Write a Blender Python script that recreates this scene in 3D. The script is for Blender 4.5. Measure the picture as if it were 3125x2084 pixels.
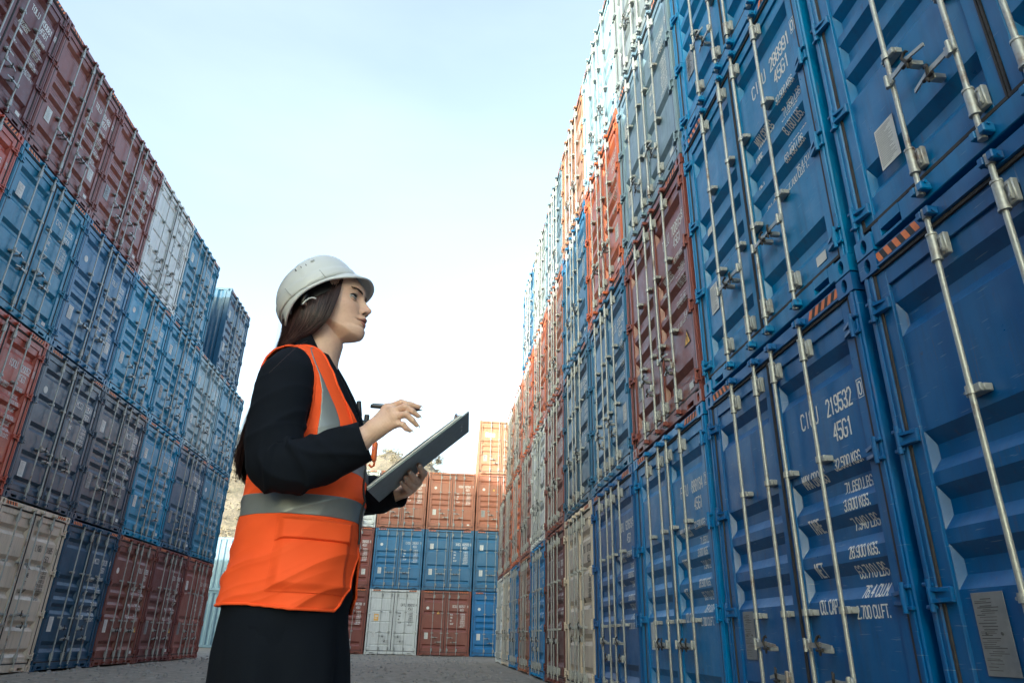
import bpy, bmesh, math, random
import numpy as np
from mathutils import Vector, Matrix

for o in list(bpy.data.objects): bpy.data.objects.remove(o)
SC = bpy.context.scene
COL = SC.collection
R = math.radians
random.seed(7)

# ---------------------------------------------------------------- camera
CAM_H = 0.788
PITCH = R(23.425); ROLL = R(1.4405)
LENS_PX = 2095.8; PW, PH = 3125.0, 2084.0
cd = bpy.data.cameras.new('camera'); cam = bpy.data.objects.new('camera', cd); COL.objects.link(cam)
cd.sensor_width = 36.0; cd.lens = 36.0 * LENS_PX / PW
cd.clip_start = 0.05; cd.clip_end = 2000
_F = Vector((0, math.cos(PITCH), math.sin(PITCH))); _U = Vector((0, -math.sin(PITCH), math.cos(PITCH))); _X = Vector((1, 0, 0))
_R2 = math.cos(ROLL) * _X + math.sin(ROLL) * _U
_U2 = -math.sin(ROLL) * _X + math.cos(ROLL) * _U
m = Matrix((( _R2.x, _U2.x, -_F.x), (_R2.y, _U2.y, -_F.y), (_R2.z, _U2.z, -_F.z))).to_4x4()
m.translation = Vector((0, 0, CAM_H))
cam.matrix_world = m
SC.camera = cam

# ---------------------------------------------------------------- sky, sun, exposure
SUN_TO = Vector((-1.0, -1.6, 0.37)).normalized()
SUN_EL = math.asin(SUN_TO.z); SUN_ROT = math.atan2(SUN_TO.x, SUN_TO.y)
w = bpy.data.worlds.new('World'); SC.world = w; w.use_nodes = True
nt = w.node_tree; bg = nt.nodes['Background']
sky = nt.nodes.new('ShaderNodeTexSky'); sky.sky_type = 'NISHITA'; sky.sun_disc = False
sky.sun_elevation = SUN_EL; sky.sun_rotation = SUN_ROT % (2 * math.pi)
sky.air_density = 1.3; sky.dust_density = 5.0; sky.ozone_density = 1.0; sky.altitude = 0
hs = nt.nodes.new('ShaderNodeHueSaturation'); hs.inputs['Saturation'].default_value = .72; hs.inputs['Hue'].default_value = .527; nt.links.new(sky.outputs[0], hs.inputs['Color'])   # thin high haze
wtc = nt.nodes.new('ShaderNodeTexCoord'); wmp = nt.nodes.new('ShaderNodeMapping'); wmp.inputs['Scale'].default_value = (1, 1, 3.5); wno = nt.nodes.new('ShaderNodeTexNoise'); wno.inputs['Scale'].default_value = 1.6; wno.inputs['Detail'].default_value = 6
nt.links.new(wtc.outputs['Generated'], wmp.inputs[0]); nt.links.new(wmp.outputs[0], wno.inputs['Vector']); wmr = nt.nodes.new('ShaderNodeMapRange'); nt.links.new(wno.outputs['Fac'], wmr.inputs[0]); wmr.inputs[1].default_value = .45; wmr.inputs[2].default_value = .75; wmr.inputs[3].default_value = 0; wmr.inputs[4].default_value = .22
wmx = nt.nodes.new('ShaderNodeMix'); wmx.data_type = 'RGBA'; nt.links.new(wmr.outputs[0], wmx.inputs[0]); nt.links.new(hs.outputs[0], wmx.inputs[6]); wmx.inputs[7].default_value = (1.9, 2.0, 2.1, 1)
nt.links.new(wmx.outputs[2], bg.inputs[0]); bg.inputs[1].default_value = 0.15
sl = bpy.data.lights.new('sun', 'SUN'); sl.energy = 1.5; sl.angle = R(0.5); sl.color = (1.0, 0.93, 0.83)
so = bpy.data.objects.new('sun', sl); COL.objects.link(so); so.location = (-20, -32, 20)
so.rotation_euler = SUN_TO.to_track_quat('Z', 'Y').to_euler()
SC.view_settings.view_transform = 'Standard'; SC.view_settings.look = 'None'
SC.view_settings.exposure = 2.3; SC.view_settings.gamma = 1.0
SC.view_settings.use_white_balance = True; SC.view_settings.white_balance_temperature = 5800; SC.view_settings.white_balance_tint = 2

# ---------------------------------------------------------------- materials
MATS = {}
def lin(h):
    h = h.lstrip('#'); c = [int(h[i:i+2], 16) / 255 for i in (0, 2, 4)]
    return tuple([(x / 12.92 if x < .04045 else ((x + .055) / 1.055) ** 2.4) for x in c] + [1.0])
class NB:
    def __init__(s, name):
        s.m = bpy.data.materials.new(name); s.m.use_nodes = True; s.t = s.m.node_tree
        s.b = s.t.nodes['Principled BSDF']; MATS[name] = s.m
    def n(s, typ, **k):
        x = s.t.nodes.new(typ)
        for a, v in k.items():
            if a.startswith('i_'):
                key = a[2:]; key = int(key) if key.isdigit() else key.replace('_', ' ')
                x.inputs[key].default_value = v
            else: setattr(x, a, v)
        return x
    def l(s, a, b): s.t.links.new(a, b)
    def noise(s, vec, scale, detail=4, rough=.6):
        x = s.n('ShaderNodeTexNoise'); x.inputs['Scale'].default_value = scale; x.inputs['Detail'].default_value = detail; x.inputs['Roughness'].default_value = rough
        if vec is not None: s.l(vec, x.inputs['Vector'])
        return x.outputs['Fac']
    def ramp(s, fac, a, b, va=0., vb=1.):
        x = s.n('ShaderNodeMapRange'); s.l(fac, x.inputs[0])
        for i, v in enumerate((a, b, va, vb)): x.inputs[i + 1].default_value = v
        return x.outputs[0]
    def mix(s, fac, a, b, mode='MIX'):
        x = s.n('ShaderNodeMix', data_type='RGBA', blend_type=mode)
        for sock, v in ((x.inputs[0], fac), (x.inputs[6], a), (x.inputs[7], b)):
            if hasattr(v, 'links'): s.l(v, sock)
            else: sock.default_value = v
        return x.outputs[2]
    def math(s, op, a, b):
        x = s.n('ShaderNodeMath', operation=op)
        for i, v in enumerate((a, b)):
            if hasattr(v, 'links'): s.l(v, x.inputs[i])
            else: x.inputs[i].default_value = v
        return x.outputs[0]
    def bump(s, h, strength=.3, dist=.01):
        x = s.n('ShaderNodeBump'); x.inputs['Strength'].default_value = strength; x.inputs['Distance'].default_value = dist
        s.l(h, x.inputs['Height']); s.l(x.outputs[0], s.b.inputs['Normal'])
def simple(name, col, rough=.6, metal=0., noise_amt=.15, scale=20, bump=0., bdist=.002, spec=.5):
    k = NB(name); tc = k.n('ShaderNodeTexCoord'); f = k.noise(tc.outputs['Object'], scale)
    c = col if isinstance(col, tuple) else lin(col)
    d = tuple([x * (1 - noise_amt * 1.6) for x in c[:3]] + [1]); e = tuple([min(1, x * (1 + noise_amt)) for x in c[:3]] + [1])
    k.l(k.mix(f, d, e), k.b.inputs['Base Color'])
    k.b.inputs['Roughness'].default_value = rough; k.b.inputs['Metallic'].default_value = metal
    k.b.inputs['Specular IOR Level'].default_value = spec
    if bump: k.bump(f, bump, bdist)
    return k.m
def container_paint():
    k = NB('container_paint'); tc = k.n('ShaderNodeTexCoord'); oi = k.n('ShaderNodeObjectInfo')
    off = k.n('ShaderNodeVectorMath', operation='MULTIPLY_ADD'); cmb = k.n('ShaderNodeCombineXYZ')
    for i in range(3): k.l(oi.outputs['Random'], cmb.inputs[i])
    k.l(cmb.outputs[0], off.inputs[0]); off.inputs[1].default_value = (37, 53, 71); k.l(tc.outputs['Object'], off.inputs[2])
    v = off.outputs[0]
    st = k.n('ShaderNodeMapping'); st.inputs['Scale'].default_value = (6, 6, .5); k.l(v, st.inputs[0])
    streak = k.noise(st.outputs[0], 3, 6, .65)
    blot = k.noise(v, 1.3, 6, .7); fine = k.noise(v, 38, 5, .7); mid = k.noise(v, 7, 6, .75)
    base = oi.outputs['Color']
    faded = k.mix(.35, base, (.34, .40, .46, 1))
    c = k.mix(k.math('MULTIPLY', k.ramp(blot, .45, .78), .16), base, faded)
    dark = k.mix(.6, base, (.02, .018, .016, 1))
    c = k.mix(k.math('MULTIPLY', k.ramp(streak, .48, .78), .55), c, dark)
    # rust specks and chips
    r = k.math('MULTIPLY', k.ramp(mid, .64, .70), k.ramp(fine, .42, .58))
    c = k.mix(k.math('MULTIPLY', r, .75), c, (.085, .032, .014, 1))
    rs_ = k.n('ShaderNodeMapping'); rs_.inputs['Scale'].default_value = (22, 22, 1.1); k.l(v, rs_.inputs[0]); run = k.noise(rs_.outputs[0], 1.6, 4, .6)
    c = k.mix(k.math('MULTIPLY', k.math('MULTIPLY', k.ramp(run, .62, .72), k.ramp(mid, .45, .6)), .55), c, (.12, .05, .022, 1))
    sc = k.n('ShaderNodeMapping'); sc.inputs['Scale'].default_value = (3, 3, 60); k.l(v, sc.inputs[0])
    scr = k.noise(sc.outputs[0], 2.2, 2, .5)
    c = k.mix(k.math('MULTIPLY', k.ramp(scr, .70, .74), .25), c, (.5, .52, .52, 1))
    k.l(c, k.b.inputs['Base Color'])
    k.l(k.ramp(mid, .3, .7, .27, .50), k.b.inputs['Roughness']); k.b.inputs['Specular IOR Level'].default_value = .5
    soft = k.noise(v, 2.2, 1.5, .4); h = k.math('ADD', soft, k.math('MULTIPLY', fine, .02)); k.bump(h, .4, .05)
container_paint()
k = NB('galvanised'); tc = k.n('ShaderNodeTexCoord'); oi = k.n('ShaderNodeObjectInfo'); va = k.n('ShaderNodeVectorMath', operation='ADD'); sc_ = k.n('ShaderNodeVectorMath', operation='SCALE'); cb = k.n('ShaderNodeCombineXYZ')
for i in range(3): k.l(oi.outputs['Random'], cb.inputs[i])
k.l(cb.outputs[0], sc_.inputs[0]); sc_.inputs['Scale'].default_value = 83; k.l(sc_.outputs[0], va.inputs[0]); k.l(tc.outputs['Object'], va.inputs[1]); f = k.noise(va.outputs[0], 60, 4); g = k.noise(va.outputs[0], 3, 6, .75)
c = k.mix(f, (.24, .25, .25, 1), (.42, .44, .435, 1)); c = k.mix(k.ramp(g, .56, .68, 0, .8), c, (.15, .085, .055, 1))
k.l(c, k.b.inputs['Base Color']); k.b.inputs['Metallic'].default_value = .35; k.b.inputs['Roughness'].default_value = .42; k.bump(f, .15, .002)
simple('rubber', (.035, .033, .035, 1), .75, 0, .4, 30)
simple('dark_iron', (.03, .027, .026, 1), .6, .3, .4, 30)
simple('white_lettering', (.72, .72, .70, 1), .6, 0, .22, 60)
simple('dark_lettering', (.03, .03, .035, 1), .6, 0, .3, 60)
simple('plate_print', (.085, .085, .09, 1), .6, 0, .3, 60)
simple('orange_decal', (.72, .20, .06, 1), .6, 0, .2, 25)
simple('black_decal', (.015, .015, .017, 1), .6, 0, .3, 25)
simple('steel_plate', (.26, .27, .28, 1), .5, .4, .2, 18)
simple('paper_label', (.66, .66, .63, 1), .7, 0, .12, 12)
simple('yellow_label', (.75, .42, .10, 1), .7, 0, .12, 12)

# ---------------------------------------------------------------- mesh builder
class MB:
    def __init__(s): s.v = []; s.f = []; s.mi = []; s.cur = 0
    def add(s, vs, fs):
        n = len(s.v); s.v += [tuple(x) for x in vs]
        for f in fs: s.f.append(tuple(i + n for i in f)); s.mi.append(s.cur)
    def box(s, x0, x1, y0, y1, z0, z1, b=0.):
        if b <= 0:
            s.add([(x0,y0,z0),(x1,y0,z0),(x1,y1,z0),(x0,y1,z0),(x0,y0,z1),(x1,y0,z1),(x1,y1,z1),(x0,y1,z1)],
                  [(0,3,2,1),(4,5,6,7),(0,1,5,4),(1,2,6,5),(2,3,7,6),(3,0,4,7)]); return
        lo = (x0, y0, z0); hi = (x1, y1, z1); vs = []; idx = {}
        for cx in (0, 1):
            for cy in (0, 1):
                for cz in (0, 1):
                    c = (cx, cy, cz)
                    for ax in range(3):   # vertex lying on the face normal to ax
                        p = []
                        for a in range(3):
                            e = hi[a] if c[a] else lo[a]
                            p.append(e if a == ax else e + (-b if c[a] else b))
                        idx[(c, ax)] = len(vs); vs.append(p)
        fs = []
        cen = Vector(((x0+x1)/2, (y0+y1)/2, (z0+z1)/2))
        def face(ids):
            P = [Vector(vs[i]) for i in ids]; mid = sum(P, Vector()) / len(P)
            nrm = (P[1]-P[0]).cross(P[2]-P[1])
            fs.append(tuple(ids) if nrm.dot(mid - cen) > 0 else tuple(reversed(ids)))
        for ax in range(3):
            a, b2 = [q for q in range(3) if q != ax]
            for sd in (0, 1):
                ids = []
                for (p, q) in ((0,0),(1,0),(1,1),(0,1)):
                    c = [0,0,0]; c[ax] = sd; c[a] = p; c[b2] = q; ids.append(idx[(tuple(c), ax)])
                face(ids)
            for (p, q) in ((0,0),(1,0),(1,1),(0,1)):
                c0 = [0,0,0]; c0[a] = p; c0[b2] = q; c1 = list(c0); c1[ax] = 1
                face([idx[(tuple(c0), a)], idx[(tuple(c0), b2)], idx[(tuple(c1), b2)], idx[(tuple(c1), a)]])
        for cx in (0, 1):
            for cy in (0, 1):
                for cz in (0, 1): face([idx[((cx,cy,cz), ax)] for ax in range(3)])
        s.add(vs, fs)
    def tube(s, p0, p1, r0, r1=None, n=10, cap=True):
        r1 = r0 if r1 is None else r1
        p0 = Vector(p0); p1 = Vector(p1); d = (p1 - p0).normalized()
        a = d.orthogonal().normalized(); b = d.cross(a)
        vs = []
        for p, r in ((p0, r0), (p1, r1)):
            for i in range(n):
                t = 2 * math.pi * i / n; vs.append(p + a * (math.cos(t) * r) + b * (math.sin(t) * r))
        fs = [(i, (i+1) % n, n + (i+1) % n, n + i) for i in range(n)]
        if cap: fs += [tuple(reversed(range(n))), tuple(range(n, 2*n))]
        s.add(vs, fs)
    def path(s, pts, rad, n=8, cap=True):
        pts = [Vector(p) for p in pts]; rad = rad if isinstance(rad, (list, tuple)) else [rad] * len(pts)
        vs = []; a = None
        for i, p in enumerate(pts):
            d = (pts[min(i+1, len(pts)-1)] - pts[max(i-1, 0)]).normalized()
            a = d.orthogonal().normalized() if a is None else (a - d * a.dot(d)).normalized()
            b = d.cross(a)
            for j in range(n):
                t = 2 * math.pi * j / n; vs.append(p + (a * math.cos(t) + b * math.sin(t)) * rad[i])
        fs = []
        for i in range(len(pts)-1):
            for j in range(n): fs.append((i*n+j, i*n+(j+1) % n, (i+1)*n+(j+1) % n, (i+1)*n+j))
        if cap: fs += [tuple(reversed(range(n))), tuple(range((len(pts)-1)*n, len(pts)*n))]
        s.add(vs, fs)
    def extrude(s, poly, axis, a0, a1):
        # poly: list of 2-D points in the two other axes (in axis order), extruded along axis
        n = len(poly); vs = []
        for a in (a0, a1):
            for p in poly:
                q = list(p); q.insert(axis, a); vs.append(q)
        fs = [tuple(range(n)), tuple(reversed(range(n, 2*n)))] + [(i, i+n, (i+1) % n + n, (i+1) % n) for i in range(n)]
        s.add(vs, fs)
    def mesh(s, name, mats, smooth=None, fix=True):
        me = bpy.data.meshes.new(name); me.from_pydata(s.v, [], s.f)
        for mm in mats: me.materials.append(MATS[mm] if isinstance(mm, str) else mm)
        me.polygons.foreach_set('material_index', s.mi)
        if fix:
            bm = bmesh.new(); bm.from_mesh(me); bmesh.ops.recalc_face_normals(bm, faces=bm.faces); bm.to_mesh(me); bm.free()
        if smooth is not None:
            me.polygons.foreach_set('use_smooth', [True] * len(me.polygons)); me.set_sharp_from_angle(angle=R(smooth))
        me.update(); return me
def link(name, me, parent=None, color=None, loc=(0, 0, 0)):
    o = bpy.data.objects.new(name, me); COL.objects.link(o); o.location = loc
    if parent is not None: o.parent = parent
    if color is not None: o.color = color
    return o
def tag(o, label=None, cat=None, group=None, kind=None):
    for a, v in (('label', label), ('category', cat), ('group', group), ('kind', kind)):
        if v: o[a] = v
    return o

# ---------------------------------------------------------------- container parts (local: doors face -Y, x to the viewer's right, z up)
W2 = 1.219; H = 2.896; D = 12.19
DENTS = {'A': [(2.545, 2.345), (1.81, 1.60), (1.535, 1.325), (1.256, 1.05), (.54, .335)],
         'B': [(2.55, 2.36), (1.99, 1.83), (1.22, 1.06), (.50, .35)],
         'C': [(2.50, 2.32), (1.98, 1.80), (1.44, 1.26), (.90, .72), (.42, .27)],
         'E': [(2.5, 2.44), (1.95, 1.89), (1.45, 1.39), (.95, .89), (.45, .39)]}
YP = .036          # outer plane of the door panel
DEP = .048
def profile(v):
    """(z, y) pairs from the top of the panel down"""
    out = [(2.70, YP)]
    for a, b in DENTS[v]:
        s = min(.068, (a - b) * .40)
        dep = DEP if v != 'E' else .02
        out += [(a, YP), (a - s, YP + dep), (b + s, YP + dep), (b, YP)]
    return out + [(.19, YP)]
def depth_at(v, z):
    pr = profile(v)
    for (z0, y0), (z1, y1) in zip(pr, pr[1:]):
        if z1 <= z <= z0: return y0 + (y1 - y0) * (z0 - z) / max(1e-6, z0 - z1)
    return YP
def door_mesh(v, s):
    """one leaf; s=-1 left, +1 right"""
    m = MB(); x0, x1 = .014, 1.118
    def bx(p, q, *r, **k):
        if s < 0: p, q = -q, -p
        m.box(p, q, *r, **k)
    bx(x0, x0 + .075, .018, .075, .17, 2.765, b=.004)
    bx(x1 - .085, x1, .018, .075, .17, 2.765, b=.004)
    bx(x0 + .075, x1 - .085, .020, .072, .17, .215, b=.003)
    bx(x0 + .075, x1 - .085, .020, .072, 2.665, 2.765, b=.003)
    pr = profile(v); a, b = x0 + .074, x1 - .084
    if s < 0: a, b = -b, -a
    poly = [(y, z) for z, y in pr] + [(.0725 + .03, .19), (.0725 + .03, 2.70)]
    e = .016                                   # the dents run out in slanted ends
    mid = MB(); rows = []
    out = YP
    for z, y in pr:
        rows.append([(a, out, z), (a + .004, out, z), (a + .004 + (e if y > out else .004), y, z), (b - .004 - (e if y > out else .004), y, z), (b - .004, out, z), (b, out, z)])
    vs = [p for r in rows for p in r]; fs = []
    for i in range(len(rows) - 1):
        for j in range(5): fs.append((i*6+j, (i+1)*6+j, (i+1)*6+j+1, i*6+j+1))
    m.add(vs, fs)
    return m.mesh('door', ['container_paint'], 25, fix=False)
def gasket_mesh(s):
    m = MB(); x0, x1 = .0, 1.128
    def bx(p, q, *r, **k):
        if s < 0: p, q = -q, -p
        m.box(p, q, *r, **k)
    bx(.003, .0138, .011, .05, .165, 2.77)
    bx(1.1182, 1.134, .010, .05, .165, 2.77)
    bx(.003, 1.134, .008, .05, .150, .1695)
    bx(.003, 1.134, .008, .05, 2.7655, 2.785)
    return m.mesh('gasket', ['rubber'])
def hole_plate(m, cx, cz, y, hw, hh, rx, rz, dep, map3):
    """rectangular face with an oval hole sunk behind it; map3(u, w, d)->xyz with d inward"""
    n = 16; rect = []; hole = []
    for i in range(n):
        t = 2 * math.pi * i / n; c, s2 = math.cos(t), math.sin(t)
        k = 1 / max(abs(c), abs(s2)); rect.append((cx + hw * c * k, cz + hh * s2 * k)); hole.append((cx + rx * c, cz + rz * s2))
    vs = [map3(u, w_, 0) for u, w_ in rect] + [map3(u, w_, 0) for u, w_ in hole] + [map3(u, w_, dep) for u, w_ in hole]
    fs = [(i, (i+1) % n, n + (i+1) % n, n + i) for i in range(n)] + [(n+i, n+(i+1) % n, 2*n+(i+1) % n, 2*n+i) for i in range(n)] + [tuple(range(2*n, 3*n))]
    m.add(vs, fs)
def casting_mesh(sx, top):
    m = MB(); w_, h_, d_ = .162, .118, .178
    x0 = W2 - w_; x1 = W2 + .004; z0 = H - h_ if top else 0.; z1 = z0 + h_; y0 = -.006; y1 = y0 + d_
    X = lambda x: sx * x
    f = lambda u, w2, d: (X(u), y0 + d, w2)
    hole_plate(m, (x0+x1)/2, (z0+z1)/2, y0, (x1-x0)/2, h_/2, .030, .046, .05, f)
    g = lambda u, w2, d: (X(x1 - d), u, w2)
    hole_plate(m, (y0+y1)/2, (z0+z1)/2, 0, d_/2, h_/2, .040, .030, .05, g)
    q = lambda *p: m.add([(X(a), b, c) for a, b, c in p], [tuple(range(len(p)))])
    q((x0,y0,z0),(x1,y0,z0),(x1,y1,z0),(x0,y1,z0)); q((x0,y0,z1),(x1,y0,z1),(x1,y1,z1),(x0,y1,z1))
    q((x0,y0,z0),(x0,y1,z0),(x0,y1,z1),(x0,y0,z1)); q((x0,y1,z0),(x1,y1,z0),(x1,y1,z1),(x0,y1,z1))
    me = m.mesh('corner_casting', ['container_paint'], fix=False)
    bm = bmesh.new(); bm.from_mesh(me); bmesh.ops.remove_doubles(bm, verts=bm.verts, dist=1e-4); bmesh.ops.recalc_face_normals(bm, faces=bm.faces); bm.to_mesh(me); bm.free()
    return me
RODS = (-.59, -.15, .15, .59)
def frame_mesh():
    m = MB()
    for s in (-1, 1):                                    # front corner posts
        a, b = sorted((s * 1.136, s * (W2 - .001)))
        m.box(a, b, .004, .16, .1185, H - .1185, b=.008)
        a, b = sorted((s * 1.170, s * 1.196)); m.box(a, b, -.004, .006, .119, H - .119, b=.004)
        a, b = sorted((s * (W2 - .1), s * (W2 - .002))); m.box(a, b, D - .16, D, .1185, H - .1185, b=.006)
    c = W2 - .163
    # sill with two pockets, header
    for a, b in ((-c, -.98), (-.80, .80), (.98, c)): m.box(a, b, .004, .12, .02, .146, b=.004)
    for s in (-1, 1):
        a, b = sorted((s * .80, s * .98)); m.box(a, b, .004, .12, .085, .146); m.box(a, b, .004, .12, .02, .035); m.box(a, b, .09, .12, .035, .085)
    m.box(-c, c, .002, .12, 2.79, H - .012, b=.004)
    m.box(-c, c, -.004, .004, 2.792, 2.802)
    m.box(-c, c, .05, .10, 2.74, 2.79); m.box(-1.136, 1.136, .078, .12, .12, .19)
    for s in (-1, 1):                                    # side rails
        a, b = sorted((s * (W2 - .06), s * (W2 - .003))); m.box(a, b, .175, D - .16, H - .075, H - .01); m.box(a, b, .175, D - .16, .01, .15)
    m.box(-c, c, D - .08, D - .004, H - .11, H - .01); m.box(-c, c, D - .08, D - .004, .01, .14)
    # painted cam keepers on sill and header
    for x in RODS:
        for z, d in ((.075, 1), (2.835, -1)):
            m.box(x - .045, x - .012, -.052, .003, z - .022, z + .022, b=.004); m.box(x + .016, x + .052, -.058, .003, z - .028, z + .018, b=.005)
            m.tube((x - .05, -.03, z + .012 * d), (x + .06, -.03, z + .012 * d), .009, n=8)
    return m.mesh('frame', ['container_paint'], 35)
def shell_mesh():
    m = MB(); z0, z1 = .1501, H - .0751; pit = .278; n = int((D - .34) / pit); y = .176
    pr = []
    for i in range(n):
        pr += [(0, y), (0, y + .07), (.036, y + .138), (.036, y + .208)]; y += pit
    pr += [(0, y), (0, D - .161)]
    for s in (-1, 1):
        vs = []
        for d, yy in pr: vs += [(s * (W2 - .014 - d), yy, z0), (s * (W2 - .014 - d), yy, z1)]
        m.add(vs, [(2*i, 2*i+1, 2*i+3, 2*i+2) for i in range(len(pr) - 1)])
    x = -1.118; pr = []
    while x < 1.0: pr += [(0, x), (0, x + .11), (.045, x + .18), (.045, x + .25)]; x += .32
    pr += [(0, 1.118)]
    vs = []
    for d, xx in pr: vs += [(xx, D - .012 - d, .14), (xx, D - .012 - d, H - .11)]
    m.add(vs, [(2*i, 2*i+1, 2*i+3, 2*i+2) for i in range(len(pr) - 1)])
    m.box(-W2 + .064, W2 - .064, .16, D - .05, H - .02, H - .006); m.box(-W2 + .064, W2 - .064, .13, D - .05, .11, .13)
    return m.mesh('side_wall', ['container_paint'])
YR = -.026
def rod_mesh():
    m = MB(); m.tube((0, YR, .10), (0, YR, 2.81), .0138, n=12)
    for z in (.065, 2.832):                                        # cam ends
        m.tube((0, YR, z - .028), (0, YR, z + .028), .021, n=10); m.box(-.012, .048, YR - .012, YR + .012, z - .012, z + .012, b=.004)
    for z in (.255, 2.635):                                        # guide sleeves
        m.tube((0, YR, z - .068), (0, YR, z + .068), .0235, n=14)
        for q in (-.072, .072): m.tube((0, YR, z + q - .006), (0, YR, z + q + .006), .027, n=14)
        m.box(-.004, .062, YR + .012, .019, z - .06, z + .06, b=.005)
        m.box(.038, .054, YR - .002, YR + .013, z - .048, z + .048, b=.003)
        for q in (-.03, .03): m.tube((.046, YR - .008, z + q), (.046, YR, z + q), .007, n=8)
    for z in (.99, 1.88):                                          # slim brackets
        m.tube((0, YR, z - .02), (0, YR, z + .02), .023, n=12)
        m.box(-.058, .064, YR + .016, .034, z - .018, z + .018, b=.003)
        m.box(.022, .060, YR - .004, YR + .016, z - .02, z + .02, b=.003)
        for q in (-.045, .048): m.tube((q, YR + .004, z), (q, YR + .018, z), .008, n=8)
    return m.mesh('lock_rod', ['galvanised'], 40)
def handle_mesh(s):
    """lever reaching sideways from its rod, s = direction"""
    m = MB(); y = YR - .022
    m.box(*sorted((s * -.028, s * .04)), y - .008, y + .014, -.034, .034, b=.006)
    m.tube((s * .0, y - .01, -.04), (s * .0, y - .01, .04), .012, n=10)
    pts = [(s * .02, y, .0), (s * .10, y - .004, -.002), (s * .17, y - .004, .004), (s * .285, y + .008, -.012)]
    for a, b in zip(pts, pts[1:]):
        hh = .015 if b[0] * s < .2 else .011
        m.add([(a[0], a[1] - .005, a[2] - hh), (b[0], b[1] - .005, b[2] - hh), (b[0], b[1] - .005, b[2] + hh), (a[0], a[1] - .005, a[2] + hh),
               (a[0], a[1] + .005, a[2] - hh), (b[0], b[1] + .005, b[2] - hh), (b[0], b[1] + .005, b[2] + hh), (a[0], a[1] + .005, a[2] + hh)],
              [(0,1,2,3), (7,6,5,4), (0,4,5,1), (3,2,6,7), (0,3,7,4), (1,5,6,2)])
    # hasp: hooked tab behind the lever, with a drop tail
    x = s * .165
    m.box(x - .020, x + .020, YR - .010, .030, -.045, -.012, b=.004)
    m.cur = 1; m.path([(x, YR - .030, -.060), (x + .006 * s, YR - .032, -.04), (x, YR - .028, -.02), (x - .016 * s, YR - .040, .02), (x - .006 * s, YR - .030, .045), (x + .010 * s, YR - .026, .052), (x + .018 * s, YR - .024, .04)], [.006, .010, .010, .009, .009, .008, .005], n=8)
    m.tube((x - .035, YR - .03, -.028), (x + .035, YR - .03, -.028), .010, n=8)
    return m.mesh('handle', ['galvanised', 'dark_iron'], 40)
def hinge_mesh(s):
    m = MB()
    def bx(p, q, *r, **k):
        if s < 0: p, q = -q, -p
        m.box(p, q, *r, **k)
    bx(1.035, 1.150, -.004, .018, -.036, .036, b=.005)
    bx(1.145, 1.168, -.034, .02, -.040, .040, b=.006)
    m.add([(s * 1.045, -.003, -.030), (s * 1.15, -.028, -.036), (s * 1.15, -.028, -.018), (s * 1.045, -.003, -.012), (s * 1.15, 0, -.036), (s * 1.15, 0, -.018)], [(0, 1, 2, 3), (0, 4, 1), (3, 2, 5)])
    m.add([(s * 1.045, -.003, .012), (s * 1.15, -.028, .018), (s * 1.15, -.028, .036), (s * 1.045, -.003, .030), (s * 1.15, 0, .018), (s * 1.15, 0, .036)], [(0, 1, 2, 3), (0, 4, 1), (3, 2, 5)])
    m.tube((s * 1.160, -.020, -.075), (s * 1.160, -.020, .075), .0135, n=10)
    bx(1.150, 1.212, -.020, .004, -.062, -.042, b=.004); bx(1.150, 1.212, -.020, .004, .042, .062, b=.004)
    return m.mesh('hinge', ['container_paint'], 35)
def hazard_mesh(s):
    m = MB(); c = W2 - .18; L = .36; x0 = c - L; n = 9; z0, z1 = 2.812, 2.872; sh = .03
    y = .0005
    for i in range(n):
        a = x0 + L * i / n; b = x0 + L * (i + 1) / n; m.cur = i % 2
        vs = [(a, y, z0), (b, y, z0), (b + sh, y, z1), (a + sh, y, z1)]
        if s < 0: vs = [(-p[0], p[1], p[2]) for p in reversed(vs)]
        m.add(vs, [(0, 1, 2, 3)])
    return m.mesh('hazard_stripes', ['orange_decal', 'black_decal'], fix=False)
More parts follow.
